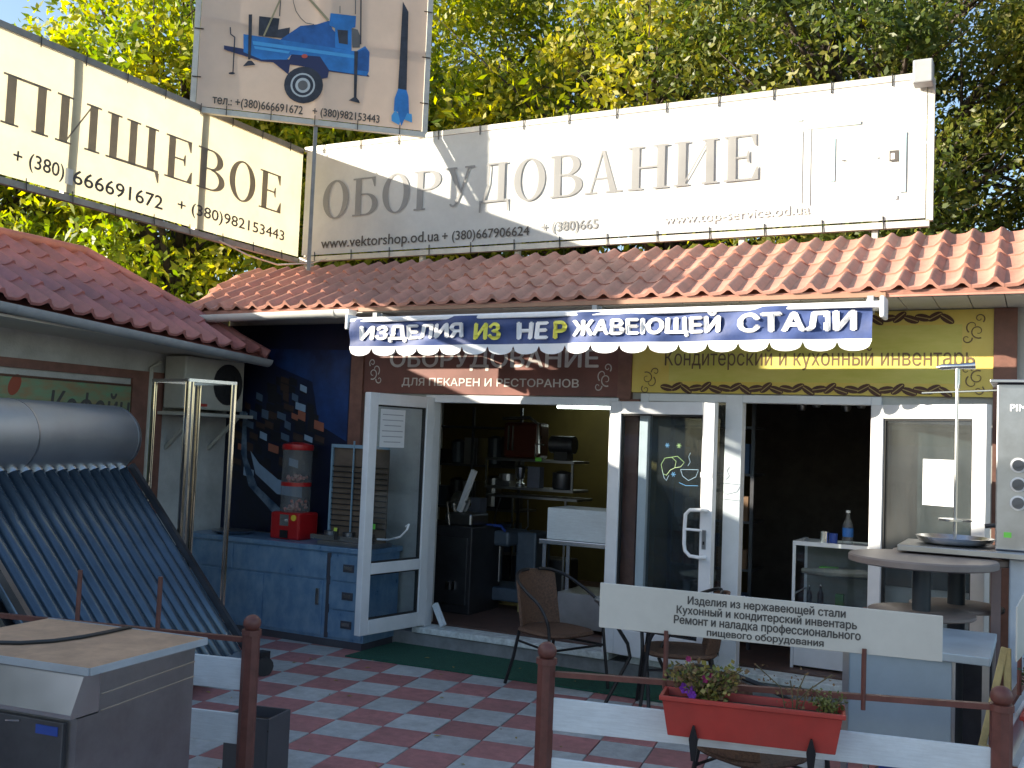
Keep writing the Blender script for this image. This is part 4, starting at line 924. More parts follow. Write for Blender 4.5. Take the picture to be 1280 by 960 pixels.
# ================================================================== PLANTERS AND FLOWERS
def planter(name, label, p0, dv, nv, length, zb, zt, mat):
    th = thing(name, label, 'planter', p0+V((0, 0, zb)))
    def loop(ins, z, wd): # rectangle loop, nv towards viewer
        return [p0+dv*ins+nv*(-wd)+V((0, 0, z)), p0+dv*(length-ins)+nv*(-wd)+V((0, 0, z)), p0+dv*(length-ins)+nv*wd+V((0, 0, z)), p0+dv*ins+nv*wd+V((0, 0, z))]
    Ls = [loop(.035, zb, .060), loop(.012, zt-.02, .078), loop(.0, zt-.018, .09), loop(0, zt, .09), loop(.014, zt, .074), loop(.02, zt-.03, .07)]
    b = MB(); vs = [v for l in Ls for v in l]; fs = [(0, 1, 2, 3)]
    for i in range(len(Ls)-1): fs += [(4*i+k, 4*i+(k+1) % 4, 4*i+4+(k+1) % 4, 4*i+4+k) for k in range(4)]
    b.add(vs, fs); part('box', b, mat, th, bevel=.003)
    sl_ = loop(.02, zt-.03, .069); b = MB(); b.poly(sl_); part('soil', b, soil, th)
    return th
pc = PB+nR*.115
pl = planter('flower_box', 'red plastic flower box hanging on the fence rail below the white signboard', pc+fR*.52, fR, nR, .715, .655, .815, redp)
for a_ in (.66, 1.11):
    p = pc+fR*a_
    b = MB(); b.prism([p+nR*.078+V((0, 0, .71))-fR*.004, p+nR*.078+V((0, 0, .71))+fR*.004, p+nR*.07+V((0, 0, .655))+fR*.018, p+nR*.05+V((0, 0, .565))+fR*.009, p+nR*.05+V((0, 0, .565))-fR*.009, p+nR*.07+V((0, 0, .655))-fR*.018], nR*.012)
    b.bar(p-nR*.09+V((0, 0, .645)), p+nR*.075+V((0, 0, .645)), .03, .008); b.bar(p-nR*.09+V((0, 0, .64)), p-nR*.09+V((0, 0, .84)), .03, .006, fR)
    part('hanging_bracket', b, black, pl)
leaf_g = M('planter_leaf', (.055, .10, .025), .6, scale=20, col2=(.17, .17, .04)); leaf_y = M('yellowing_leaf', (.24, .26, .05), .6, scale=20, col2=(.34, .24, .08)); leaf_b = M('dry_leaf', (.18, .11, .05), .8); pet_v = M('violet_petal', (.20, .03, .40), .6); pet_m = M('magenta_petal', (.30, .02, .12), .6); stem_m = M('plant_stem', (.12, .10, .05), .8)
def bush(name, label, c, rx, ry, h, nl, mats, petals=(), seed=1, size=.018, cat='plant'):
    rnd = random.Random(seed); th = thing(name, label, cat, c)
    b = MB(); st_ = MB(); tips = []
    for k in range(max(5, nl//22)):
        t_ = V((rnd.uniform(-rx, rx), rnd.uniform(-ry, ry), h*rnd.uniform(.45, 1))); tips.append(V(c)+t_)
        mid = V(c)+V((t_.x*.35, t_.y*.35, t_.z*.55)); st_.tube([V(c)+V((t_.x*.2, t_.y*.2, 0)), mid, V(c)+t_], .0025, 4)
    part('stem', st_, stem_m, th)
    for mi, mt in enumerate(mats):
        b = MB()
        for k in range(nl//len(mats)):
            q = rnd.choice(tips); f_ = rnd.random()**.6; base = V(c)+(q-V(c))*f_+V((rnd.gauss(0, .014), rnd.gauss(0, .014), rnd.gauss(0, .012)))
            d_ = V((rnd.gauss(0, 1), rnd.gauss(0, 1), rnd.gauss(.3, .7))).normalized(); s_ = d_.cross(V((rnd.gauss(0, 1), rnd.gauss(0, 1), rnd.gauss(0, 1)))).normalized(); l_ = size*rnd.uniform(.7, 1.4)
            b.poly([base, base+d_*l_*.5+s_*l_*.38, base+d_*l_, base+d_*l_*.5-s_*l_*.38])
        part('foliage', b, mt, th, smooth='flatprint')
    for pos, mt, r_ in petals:
        b = MB(); cc = V(c)+V(pos); f1 = (V((0, 0, EYE))-cc).normalized(); s1x = f1.cross(ZU).normalized(); s2x = s1x.cross(f1)
        for k in range(6):
            a = 2*math.pi*k/6; e = s1x*math.cos(a)+s2x*math.sin(a); g = s1x*math.cos(a+.5)+s2x*math.sin(a+.5); g2 = s1x*math.cos(a-.5)+s2x*math.sin(a-.5)
            b.poly([cc, cc+g*r_*.8+f1*.004, cc+e*r_+f1*.008, cc+g2*r_*.8+f1*.003])
        part('flower', b, mt, th, smooth='flatprint')
    return th
c = pc+fR*.70+V((0, 0, .785))
bush('petunia_plant', 'bushy petunia with violet flowers at the left end of the hanging flower box', c, .15, .06, .15, 1300, (leaf_g, leaf_b, leaf_y), ((V((-.085, -.02, .05)), pet_v, .024), (V((-.06, -.03, .062)), pet_v, .018), (V((0, -.03, .10)), pet_m, .017), (V((-.08, 0, .165)), pet_m, .013), (V((-.05, -.035, .03)), pet_v, .02), (V((.02, -.02, .115)), pet_m, .014)), 3, .022)
bush('dry_plant', 'sparse dry stems in the middle of the hanging flower box', pc+fR*1.04+V((0, 0, .785)), .16, .05, .17, 120, (leaf_b,), (), 5, .012)
bush('seedling', 'small green plant at the right end of the hanging flower box', pc+fR*1.17+V((0, 0, .785)), .055, .035, .09, 320, (leaf_g,), (), 8, .014)
nD = V((fD.y, -fD.x, 0))
pl2 = planter('flower_box', 'second red flower box beyond the corner post at the right edge', PC+fD*.12+nD*.14, fD, nD, .7, .655, .815, redp)
bush('flower_bush', 'dense dark green flowering plant spilling over the right-hand red box', PC+fD*.45+nD*.14+V((0, 0, .80)), .12, .26, .22, 900, (leaf_g, M('dark_leaf', (.03, .055, .02), .6)), ((V((.02, -.22, .10)), pet_m, .016), (V((.05, -.25, .13)), pet_m, .014), (V((-.02, -.2, .17)), M('pink_petal', (.5, .1, .14), .6), .014)), 11, .02)

# ================================================================== FREEZER AT LOWER LEFT
fz = thing('steel_cabinet', 'low stainless cabinet with tan board on top at the lower left corner', 'cabinet', (-3.4, 2.8, 0))
BR, BL_, FR = V((-3.055, 3.234, 0)), V((-3.892, 3.133, 0)), V((-2.979, 2.585, 0)); FL = BL_+(FR-BR)
cx = (FR-FL).normalized(); cy_ = (BR-FR).normalized()
b = MB(); b.prism([q+V((0, 0, .925)) for q in (FL, FR, BR, BL_)], (0, 0, .022)); part('top_board', b, board_t, fz, bevel=.002)
b = MB()
for a_, c_ in ((FL, FR), (FR, BR), (BR, BL_)):
    dd = (c_-a_).normalized(); nn2 = V((dd.y, -dd.x, 0)); b.bar(a_+nn2*.004+V((0, 0, .936)), c_+nn2*.004+V((0, 0, .936)), .007, .026)
part('board_edge', b, board_e, fz)
i_ = .03
A_, B_, C_, D_ = FL+cx*i_+cy_*i_, FR-cx*i_+cy_*i_, BR-cx*i_-cy_*i_, BL_+cx*i_-cy_*i_
b = MB(); b.prism([q+V((0, 0, .04)) for q in (A_+cy_*.06, B_+cy_*.06, C_, D_)], (0, 0, .885)); part('body', b, steel_dull, fz); b = MB(); b.prism([q+V((0, 0, .04)) for q in (A_-cy_*.04, B_-cy_*.04, B_+cy_*.06, A_+cy_*.06)], (0, 0, .73)); part('front_frame', b, steel_dull, fz)
b = MB(); b.prism([q for q in (A_-cy_*.02+V((0, 0, .922)), A_+cy_*.06+V((0, 0, .922)), A_+cy_*.06+V((0, 0, .775)), A_-cy_*.075+V((0, 0, .775)), A_-cy_*.075+V((0, 0, .79)))], cx*((B_-A_).length)); part('control_panel', b, steel, fz)
b = MB(); b.prism([q+V((0, 0, .05)) for q in (A_+cx*.02-cy_*.06, B_-cx*.045-cy_*.06, B_-cx*.045-cy_*.0, A_+cx*.02-cy_*.0)], (0, 0, .705)); dr_ = part('door', b, steel_dark, fz, bevel=.003)
part('handle', MB().bar(B_-cx*.30-cy_*.066+V((0, 0, .735)), B_-cx*.235-cy_*.066+V((0, 0, .742)), .01, .006), steel, dr_)
part('sticker', MB().obox(B_-cx*.115-cy_*.0615+V((0, 0, .722)), cx*.05, V((0, 0, .016)), cy_*.001), blue_bag, dr_)
for z_ in (.795, .855): part('panel_seam', MB().bar(B_+cx*.002+cy_*.07+V((0, 0, z_-.02)), C_+cx*.002+V((0, 0, z_)), .004, .004), M('bright_seam', (.45, .40, .34), .4, .8), fz)
cb = [(-3.62, 2.72), (-3.5, 2.66), (-3.36, 2.70), (-3.27, 2.80), (-3.24, 2.93), (-3.29, 3.06), (-3.33, 3.16)]
cb = [(-3.9, 2.55), (-3.75, 2.56), (-3.62, 2.60)]+[(-3.5, 2.66), (-3.40, 2.76), (-3.34, 2.88), (-3.33, 3.02), (-3.34, 3.12), (-3.35, 3.20)]
cb = [(-3.86, 2.60), (-3.72, 2.60), (-3.60, 2.635), (-3.50, 2.70), (-3.44, 2.80), (-3.42, 2.92), (-3.425, 3.05), (-3.44, 3.17)]
solo('power_cable', MB().tube([(x_, y_, .955) for x_, y_ in cb]+[(-3.45, 3.23, .94), (-3.45, 3.25, .7)], .008, 8), blackp, 'black cable lying in a curve on the tan board of the low cabinet', 'cable', (-3.4, 2.9, .95), smooth=True)
# dark planter pot behind the left post
b = MB(); o1 = [(-3.80, 4.20), (-3.56, 4.25), (-3.60, 4.47), (-3.84, 4.42)]
pot = thing('square_pot', 'dark grey square pot on the tiles behind the left fence post', 'pot', (-3.7, 4.35, 0))
b.prism([(x_, y_, .0) for x_, y_ in o1], (0, 0, .01)); 
for k in range(4):
    a_, c_ = V((*o1[k], .16)), V((*o1[(k+1) % 4], .16)); b.bar(a_, c_, .014, .31)
part('sides', b, M('dark_grey_pot', (.07, .07, .08), .6), pot); part('soil', MB().prism([(x_*.99-.03, y_, .25) for x_, y_ in o1], (0, 0, .01)), soil, pot)

# ================================================================== CHAIRS AND TABLES
def chair(label, mat_w):
    t_ = thing('wicker_armchair', label, 'chair', (0, 0, 0), 'wicker armchairs on the terrace')
    def sq(r, z, n_=24, e=3.2): return [(r*math.copysign(abs(math.cos(a))**(2/e), math.cos(a)), r*math.copysign(abs(math.sin(a))**(2/e), math.sin(a)), z) for a in [2*math.pi*k/n_ for k in range(n_)]]
    b = MB(); l1, l2, l3 = sq(.235, .405), sq(.25, .42), sq(.235, .437); n_ = 24
    b.add(l1+l2+l3+[(0, 0, .43), (0, 0, .405)], [(k, (k+1) % n_, n_+(k+1) % n_, n_+k) for k in range(n_)]+[(n_+k, n_+(k+1) % n_, 2*n_+(k+1) % n_, 2*n_+k) for k in range(n_)]+[(2*n_+k, 2*n_+(k+1) % n_, 3*n_) for k in range(n_)]+[((k+1) % n_, k, 3*n_+1) for k in range(n_)])
    part('seat', b, mat_w, t_, smooth=True)
    b = MB(); nu, nv = 14, 8; vs = []
    for th_ in (0, .02):
        for j in range(nv+1):
            for i in range(nu+1):
                a = math.pi+(i/nu-.5)*1.75*(1-.1*j/nv); rr = .245+.02*j/nv+th_; z = .44+.40*j/nv-.035*(abs(i/nu-.5)*2)**3*(j/nv)
                vs.append((rr*math.cos(a)*1.0-.045*j/nv, rr*math.sin(a), z))
    n2 = (nu+1)*(nv+1); fs = []
    for s_ in (0, 1):
        for j in range(nv):
            for i in range(nu): q = [s_*n2+j*(nu+1)+i, s_*n2+j*(nu+1)+i+1, s_*n2+(j+1)*(nu+1)+i+1, s_*n2+(j+1)*(nu+1)+i]; fs.append(tuple(q if s_ else q[::-1]))
    for i in range(nu): fs.append((nv*(nu+1)+i, nv*(nu+1)+i+1, n2+nv*(nu+1)+i+1, n2+nv*(nu+1)+i))
    for j in range(nv):
        for e_ in (0, nu): fs.append((j*(nu+1)+e_, (j+1)*(nu+1)+e_, n2+(j+1)*(nu+1)+e_, n2+j*(nu+1)+e_))
    b.add(vs, fs); part('backrest', b, mat_w, t_, smooth=True)
    for s_ in (-1, 1):
        pts = [(-.27, s_*.05, .845), (-.25, s_*.16, .835), (-.16, s_*.255, .79), (-.02, s_*.29, .72), (.12, s_*.295, .65), (.20, s_*.29, .56), (.225, s_*.275, .43), (.27, s_*.30, .0)]
        sm = []
        for i in range(len(pts)-1):
            p0, p1, p2, p3 = [V(pts[max(0, min(len(pts)-1, i+k))]) for k in (-1, 0, 1, 2)]
            for q in range(4):
                f = q/4; sm.append(.5*((2*p1)+(p2-p0)*f+(2*p0-5*p1+4*p2-p3)*f*f+(3*p1-p0-3*p2+p3)*f**3))
        sm.append(V(pts[-1])); part('arm', MB().tube(sm, .0125, 8), black, t_, smooth=True)
        part('leg', MB().tube([(-.20, s_*.18, .42), (-.24, s_*.20, .2), (-.30, s_*.22, 0)], .0125, 8), black, t_, smooth=True)
    b = MB(); b.tube([(.23, -.27, .33), (.23, .27, .33)], .009, 6); b.tube([(-.215, -.185, .33), (.23, -.27, .33)], .009, 6); b.tube([(-.215, .185, .33), (.23, .27, .33)], .009, 6); part('stretcher', b, black, t_)
    return t_
def put(o, x, y, a, label=None, s=1):
    o.location = (x, y, 0); o.rotation_euler = (0, 0, rad(a)); o.scale = (s, s, s)
    if label: o['label'] = label
c1 = chair('brown wicker armchair in front of the left doorway', wicker)
put(c1, -3.20, 7.02, -22, s=1.0)
c2 = copy_tree(c1); put(c2, -2.20, 6.90, 200, 'wicker armchair behind the left half of the white signboard, only its seat and legs showing')
c3 = copy_tree(c1); put(c3, -1.20, 4.93, 62, 'dark wicker armchair close behind the red hanging flower box', s=.94)
gt = thing('glass_table', 'round glass café table beside the door with the pull handle', 'table', (-2.42, 6.8, 0))
tx, ty = -2.42, 6.80
part('tabletop', MB().tube([(tx, ty, .735), (tx, ty, .743)], .35, 40), dark_glass, gt, smooth=True)
part('rim', MB().tube([(tx+.352*math.cos(a), ty+.352*math.sin(a), .737) for a in [2*math.pi*k/40 for k in range(41)]], .010, 6), steel_dull, gt, smooth=True)
for k in range(4):
    a = .5+k*math.pi/2; c_, s_ = math.cos(a), math.sin(a)
    part('leg', MB().tube([(tx+.30*c_, ty+.30*s_, .72), (tx+.12*c_, ty+.12*s_, .45), (tx+.10*c_, ty+.10*s_, .36), (tx+.28*c_, ty+.28*s_, 0)], .013, 8), black, gt, smooth=True)
solo('ashtray', MB().lathe((tx+.1, ty-.05, .745), [(.05, 0), (.06, .012), (.045, .012), (.04, .004)], 18), pet, 'small glass ashtray on the round glass table', 'ashtray', (tx+.1, ty-.05, .745), smooth=True)
def bar_table(label, x, y, zt, r):
    t_ = thing('bar_table', label, 'table', (x, y, 0))
    part('tabletop', MB().lathe((x, y, zt-.045), [(r-.02, 0), (r, .008), (r, .037), (r-.008, .045)], 48), tabletop_m, t_, smooth=True)
    part('shelf', MB().lathe((x, y, zt-.33), [(r*.70, 0), (r*.72, .006), (r*.72, .02), (r*.70, .026)], 40), tabletop_m, t_, smooth=True)
    part('column', MB().tube([(x, y, .02), (x, y, zt-.04)], .05, 20), M('dark_table_column', (.03, .04, .05), .5), t_, smooth=True)
    part('base', MB().lathe((x, y, 0), [(.24, 0), (.24, .02), (.06, .05)], 24), black, t_, smooth=True)
    return t_
bar_table('tall round two-tier table behind the right end of the signboard, the nearer of the pair', -.60, 6.30, 1.25, .40)
bar_table('tall round two-tier table carrying the steel dish, the farther of the pair', -.45, 6.78, 1.245, .37)
# steel work table in front of them
wt = thing('steel_table', 'steel work table with grey side panel under the tall round tables', 'table', (-.5, 5.6, 0))
part('tabletop', MB().box(-.86, -.20, 5.25, 6.02, .865, .905), M('pale_film', (.38, .46, .52), .4, .2), wt, bevel=.005)
part('side_panel', MB().box(-.84, -.365, 5.27, 5.29, .40, .862), M('pale_grey_panel', (.30, .38, .44), .6, var=.06), wt)
part('inner_panel', MB().box(-.355, -.22, 5.95, 5.97, .3, .86), int_cab, wt)
for x_, y_ in ((-.84, 5.28), (-.22, 5.28), (-.84, 6.0), (-.22, 6.0), (-.365, 5.3)): part('leg', MB().bar((x_, y_, 0), (x_, y_, .865), .03, .03, (0, 1, 0)), steel_dull, wt)
solo('plastic_crate', MB().box(-.72, -.32, 5.55, 5.9, .02, .32), blue_bag, 'blue plastic crate on the ground under the steel work table', 'crate', (-.5, 5.7, 0), bevel=.03)
b = MB(); b.bar((-.33, 4.70, .0), (-.135, 5.0, 1.0), .03, .05, (0, 1, 0)); b.bar((-.10, 4.80, .0), (-.125, 5.0, 1.0), .03, .05, (0, 1, 0)); b.bar((-.22, 4.83, .55), (-.11, 4.87, .55), .04, .12)
solo('trestle', b, wood_y, 'yellowed wooden trestle leaning by the corner fence post', 'trestle', (-.2, 4.8, 0), bevel=.004)
# doner grill with its spit
GY = 6.55
dg_ = thing('doner_grill', 'stainless doner grill with three control knobs at the right edge', 'grill', (0.1, GY, 1.25))
part('burner_panel', MB().box(-.235, .30, GY, GY+.35, 1.30, 2.26), steel_dull, dg_, bevel=.008)
part('top_plate', MB().box(-.27, .35, GY-.05, GY+.40, 2.262, 2.28), steel_dull, dg_, bevel=.003)
part('base_plate', MB().box(-.75, .35, GY-.12, GY+.42, 1.262, 1.298), steel_dull, dg_, bevel=.004)
for z_ in (1.79, 1.68, 1.575):
    k_ = part('knob', MB().tube([(-.118, GY-.002, z_), (-.118, GY-.014, z_)], .043, 20), awn_white, dg_, smooth=True)
    part('knob_grip', MB().tube([(-.118, GY-.014, z_), (-.118, GY-.026, z_)], .032, 20).obox((-.118, GY-.03, z_), (.028, 0, .010), (0, .008, 0), (-.003, 0, .008)), steel_dark, k_)
lettering('PIMAK', (-.165, GY-.004, 2.10), XR, ZU, .17, .04, ink_white, dg_, .02)
part('price_tag', MB().box(-.19, -.15, GY-.005, GY-.001, 1.375, 1.405), green_tag, dg_)
part('handle', MB().tube([(-.235, GY+.02, 1.44), (-.29, GY+.02, 1.43)], .013, 8), blackp, dg_)
dx, dy = -.46, 6.74
part('drip_dish', MB().lathe((dx, dy, 1.30), [(.16, 0), (.20, .012), (.222, .045), (.217, .045), (.19, .016), (.05, .012)], 40), steel, dg_, smooth=True)
b = MB(); b.tube([(dx, dy, 1.31), (dx, dy, 2.385)], .010, 8); b.tube([(dx, dy, 2.24), (dx, dy, 2.36)], .016, 10)
sp = part('spit', b, steel, dg_, smooth=True)
part('crossbar', MB().tube([(dx-.12, dy, 2.37), (dx-.09, dy, 2.37), (dx, dy, 2.375), (dx+.10, dy, 2.38)], .018, 10, True, [.004, .018, .016, .022]), steel, sp, smooth=True)
part('thin_rod', MB().tube([(dx-.2, dy, 2.21), (dx+.28, dy, 2.235)], .006, 6), steel, sp)
part('meat_plate', MB().tube([(dx, dy, 1.44), (dx, dy, 1.452)], .095, 24), steel, sp, smooth=True)
gs = thing('steel_stand', 'tall cabinet stand under the doner grill at the right edge', 'stand', (0, 6.5, 0))
part('leg', MB().bar((-.225, GY+.0, 0), (-.225, GY, 1.26), .05, .05, (0, 1, 0)), M('taupe_leg', (.25, .18, .17), .6), gs)
part('leg', MB().bar((-.70, GY+.38, 0), (-.70, GY+.38, 1.26), .03, .03, (0, 1, 0)), steel_dull, gs)
part('cabinet', MB().box(-.16, .5, GY-.02, GY+.42, 0.1, 1.255), M('white_enamel', (.62, .68, .74), .4), gs, bevel=.01)

# ================================================================== NOTICES AND WINDOW STICKER
def notice(label, c, dv, nv, w_, h_, lines):
    t_ = thing('paper_notice', label, 'notice', c); c = V(c); n_ = V(nv).normalized(); dv = V(dv).normalized()
    part('sheet', MB().obox(c, dv*w_/2, ZU*h_/2, n_*.0006), paper, t_)
    b = MB()
    for i in range(lines):
        z = h_/2-(i+1)*h_/(lines+1); ww = w_*(.34 if i % 3 == 2 else .42); b.obox(c+ZU*z+n_*.0012, dv*ww, ZU*.0035, n_*.0003)
    part('printed_line', b, paper_ink, t_)
ld = V((math.cos(rad(260.5)), math.sin(rad(260.5)), 0)); ln = V((-ld.y, ld.x, 0))
notice('pale paper notice taped inside the glass of the left open door', V((-4.79, 7.70, 0))+ld*.50+ln*.009+V((0, 0, 1.88)), ld, ln, .30, .32, 6)
ld = V((math.cos(rad(-27)), math.sin(rad(-27)), 0)); ln = V((ld.y, -ld.x, 0))
notice('white paper notice on the dusty glass of the right open door', V((-1.07, 7.68, 0))+ld*.52+ln*.009+V((0, 0, 1.65)), ld, ln, .24, .31, 9)
ne = thing('window_sticker', 'outline sticker of a croissant and steaming cup on the glass of the folded-back door', 'sticker', (-2.4, 7.5, 1.7))
ld = V((math.cos(rad(-10.5)), math.sin(rad(-10.5)), 0)); ln = V((ld.y, -ld.x, 0)); o_ = V((-3.02, 7.65, 0))+ln*.008
def line(pts, mat, r=.0024):
    part('outline', MB().tube([o_+ld*(a+.42)+V((0, 0, 1.58+z)) for a, z in pts], r, 5), mat, ne)
ng, nb_, nc = M('lime_outline', (.22, .36, .16), .5), M('blue_outline', (.07, .2, .36), .5), M('pale_cyan_outline', (.2, .3, .38), .5)
line([(.0, .10), (.03, .15), (.09, .16), (.13, .13), (.12, .08), (.08, .06), (.05, .02), (.02, .03), (.0, .10)], ng); line([(.09, .16), (.14, .17), (.20, .125), (.17, .09), (.12, .08)], ng); line([(.01, .06), (.03, .0), (.05, -.02), (.07, .02)], nc)
line([(.17, .07), (.19, .02), (.24, -.01), (.30, .02), (.32, .07)], nc); line([(.17, .07), (.32, .075)], nc); line([(.16, -.03), (.22, -.05), (.32, -.045)], nb_); line([(.23, .10), (.25, .13), (.235, .17), (.25, .20)], nc)
for a_, z_, mt in ((.05, .25, nb_), (.15, .25, ng), (.11, .03, nb_)):
    for k in range(3): t_ = k*math.pi/3; line([(a_+.02*math.cos(t_), z_+.02*math.sin(t_)), (a_-.02*math.cos(t_), z_-.02*math.sin(t_))], mt, .003)

# ================================================================== INSIDE THE LEFT DOORWAY
fl_ = .16
lt = thing('ceiling_lamp', 'lit fluorescent tube near the ceiling inside the left doorway', 'lamp', (-5.0, 10.8, 2.3))
part('tube', MB().tube([(-5.05, 10.9, 2.245), (-3.95, 10.9, 2.245)], .022, 10), fluo, lt); part('fitting', MB().box(-5.1, -3.9, 10.87, 10.93, 2.27, 2.32), awn_white, lt)
for y_ in ((10.9),):
    part('hanger', MB().bar((-4.9, y_, 2.32), (-4.9, y_, 2.6), .01, .01, (0, 1, 0)).bar((-4.2, y_, 2.32), (-4.2, y_, 2.6), .01, .01, (0, 1, 0)), black, lt)
cab = thing('dark_cabinet', 'dark steel cabinet just inside the left doorway', 'cabinet', (-5.0, 8.8, fl_))
part('body', MB().box(-5.9, -4.78, 8.5, 9.1, fl_, .98), int_cab, cab, bevel=.01); part('door', MB().box(-5.3, -4.82, 8.485, 8.499, .25, .88), steel_dark, cab, bevel=.004)
part('latch', MB().box(-5.02, -4.99, 8.465, 8.484, .38, .46).box(-4.96, -4.93, 8.465, 8.484, .39, .47), steel, cab)
sl3 = thing('meat_slicer', 'metal slicer with upright arm on the dark cabinet in the left doorway', 'slicer', (-5, 8.8, .98))
part('body', MB().box(-5.15, -4.85, 8.6, 8.95, .98, 1.10), steel_dull, sl3, bevel=.02); part('blade', MB().tube([(-5.02, 8.66, 1.2), (-5.02, 8.69, 1.2)], .11, 24), steel, sl3, smooth=True)
part('arm', MB().bar((-5.0, 8.62, 1.12), (-4.84, 8.6, 1.52), .04, .05), awn_white, sl3); part('foot', MB().tube([(-5.1, 8.6, .985), (-5.13, 8.6, 1.2), (-4.9, 8.62, 1.22)], .012, 6), steel, sl3)
rk2 = thing('steel_table', 'stainless work table with two shelves at the back of the left room', 'table', (-4.7, 9.6, fl_))
for z_, xa_, xb_ in ((1.25, -5.2, -4.15), (1.335, -5.22, -4.2), (1.63, -5.22, -4.2)): part('shelf', MB().box(xa_, xb_, 9.5, 9.9, z_-.02, z_+.005), steel_dull, rk2)
for x_, za_, zb_ in ((-4.88, fl_, 1.24), (-4.28, fl_, 1.24), (-5.21, 1.33, 1.63), (-4.22, 1.33, 1.63)): part('leg', MB().bar((x_, 9.52, za_), (x_, 9.52, zb_), .022, .022, (0, 1, 0)), steel, rk2)
cm = thing('coffee_machine', 'tall chrome machine on the top shelf in the left room', 'machine', (-4.9, 9.7, 1.64))
part('body', MB().box(-5.05, -4.62, 9.55, 9.8, 1.64, 2.02), M('dark_red_enamel', (.08, .02, .012), .3), cm, bevel=.04); part('hood', MB().tube([(-5.06, 9.56, 2.05), (-4.75, 9.56, 2.07), (-4.64, 9.56, 2.0), (-4.62, 9.56, 1.7)], .018, 8), steel, cm, smooth=True)
part('pipe', MB().tube([(-4.97, 9.53, 1.72), (-4.97, 9.53, 1.98)], .012, 6).tube([(-4.92, 9.53, 1.72), (-4.92, 9.53, 1.98)], .012, 6), steel, cm)
gr2 = thing('meat_grinder', 'small dark grinder on the right of the top shelf in the left room', 'grinder', (-4.4, 9.7, 1.64))
part('body', MB().tube([(-4.50, 9.6, 1.80), (-4.24, 9.6, 1.80)], .09, 16), steel_dark, gr2, smooth=True); part('stand', MB().box(-4.45, -4.3, 9.55, 9.7, 1.636, 1.74), blackp, gr2); part('handle', MB().tube([(-4.56, 9.55, 1.79), (-4.66, 9.55, 1.80), (-4.66, 9.55, 1.66)], .012, 6), steel, gr2)
solo('price_tag', MB().box(-4.62, -4.55, 9.47, 9.475, 1.62, 1.66), green_tag, 'green tag on the edge of the top shelf in the left room', 'price tag', (-4.6, 9.47, 1.62))
solo('blender_jug', MB().lathe((-4.86, 9.62, 1.345), [(.05, 0), (.055, .03), (.02, .05), (.05, .1), (.06, .2), (.02, .22)], 16), steel, 'small chrome jug on the middle shelf in the left room', 'jug', (-4.86, 9.62, 1.345), smooth=True)
solo('grey_box', MB().box(-4.74, -4.6, 9.55, 9.65, 1.342, 1.56), M('grey_carton', (.12, .13, .17), .7), 'upright grey carton beside the chrome jug on the middle shelf', 'box', (-4.67, 9.6, 1.34))
solo('grey_box', MB().box(-5.28, -5.1, 9.2, 9.35, .96, 1.22), M('grey_carton', (.12, .13, .17), .7), 'grey carton standing behind the slicer in the left room', 'box', (-5.2, 9.3, 1))
mx_ = thing('dough_mixer', 'blue-grey floor-standing dough mixer in the left doorway', 'mixer', (-4.75, 9.2, fl_))
part('head', MB().box(-4.98, -4.62, 8.95, 9.4, .78, .93), machine, mx_, bevel=.03); part('column', MB().box(-4.64, -4.42, 9.15, 9.5, .27, .92), machine, mx_, bevel=.02)
part('base', MB().box(-5.02, -4.42, 8.95, 9.45, .25, .38), machine, mx_, bevel=.02); part('hook', MB().tube([(-4.80, 9.1, .42), (-4.80, 9.1, .77)], .04, 12), steel, mx_, smooth=True)
part('handle', MB().tube([(-4.95, 8.93, .93), (-4.9, 8.93, .98), (-4.7, 8.93, .98), (-4.65, 8.93, .93)], .014, 6), blue_bag, mx_, smooth=True)
part('foot', MB().box(-4.98, -4.9, 9, 9.1, fl_, .25).box(-4.52, -4.44, 9, 9.1, fl_, .25).box(-4.98, -4.44, 9.3, 9.4, fl_, .25), wood_y, mx_)
part('label_plate', MB().box(-4.86, -4.80, 8.945, 8.949, .82, .85), M('orange_label', (.5, .2, .03), .5), mx_)
tt = thing('steel_table', 'stainless table with a white box on it just inside the left doorway', 'table', (-3.5, 8.6, fl_))
part('tabletop', MB().box(-3.98, -3.06, 8.3, 8.9, .915, .955), steel, tt, bevel=.004)
for x_, y_ in ((-3.93, 8.33), (-3.12, 8.33), (-3.93, 8.85)): part('leg', MB().bar((x_, y_, fl_), (x_, y_, .915), .035, .035, (0, 1, 0)), steel, tt)
part('lower_shelf', MB().box(-3.8, -3.1, 8.35, 8.85, .2, .5), steel_dull, tt)
solo('white_box', MB().box(-3.93, -3.10, 8.35, 8.8, .957, 1.235), plank_w, 'white box on the stainless table inside the left doorway', 'box', (-3.5, 8.6, .957), bevel=.006)
solo('wall_board', MB().box(-3.5, -3.05, 11.4, 11.59, .9, 2.0), int_cab, 'dark tall unit against the yellow back wall of the left room', 'cupboard', (-3.3, 11.4, .9))
solo('door_wedge', MB().bar((-4.72, 7.78, .36), (-4.60, 7.74, .19), .035, .05), plank_w, 'white wooden wedge by the hinge of the left open door', 'wedge', (-4.66, 7.76, .17))

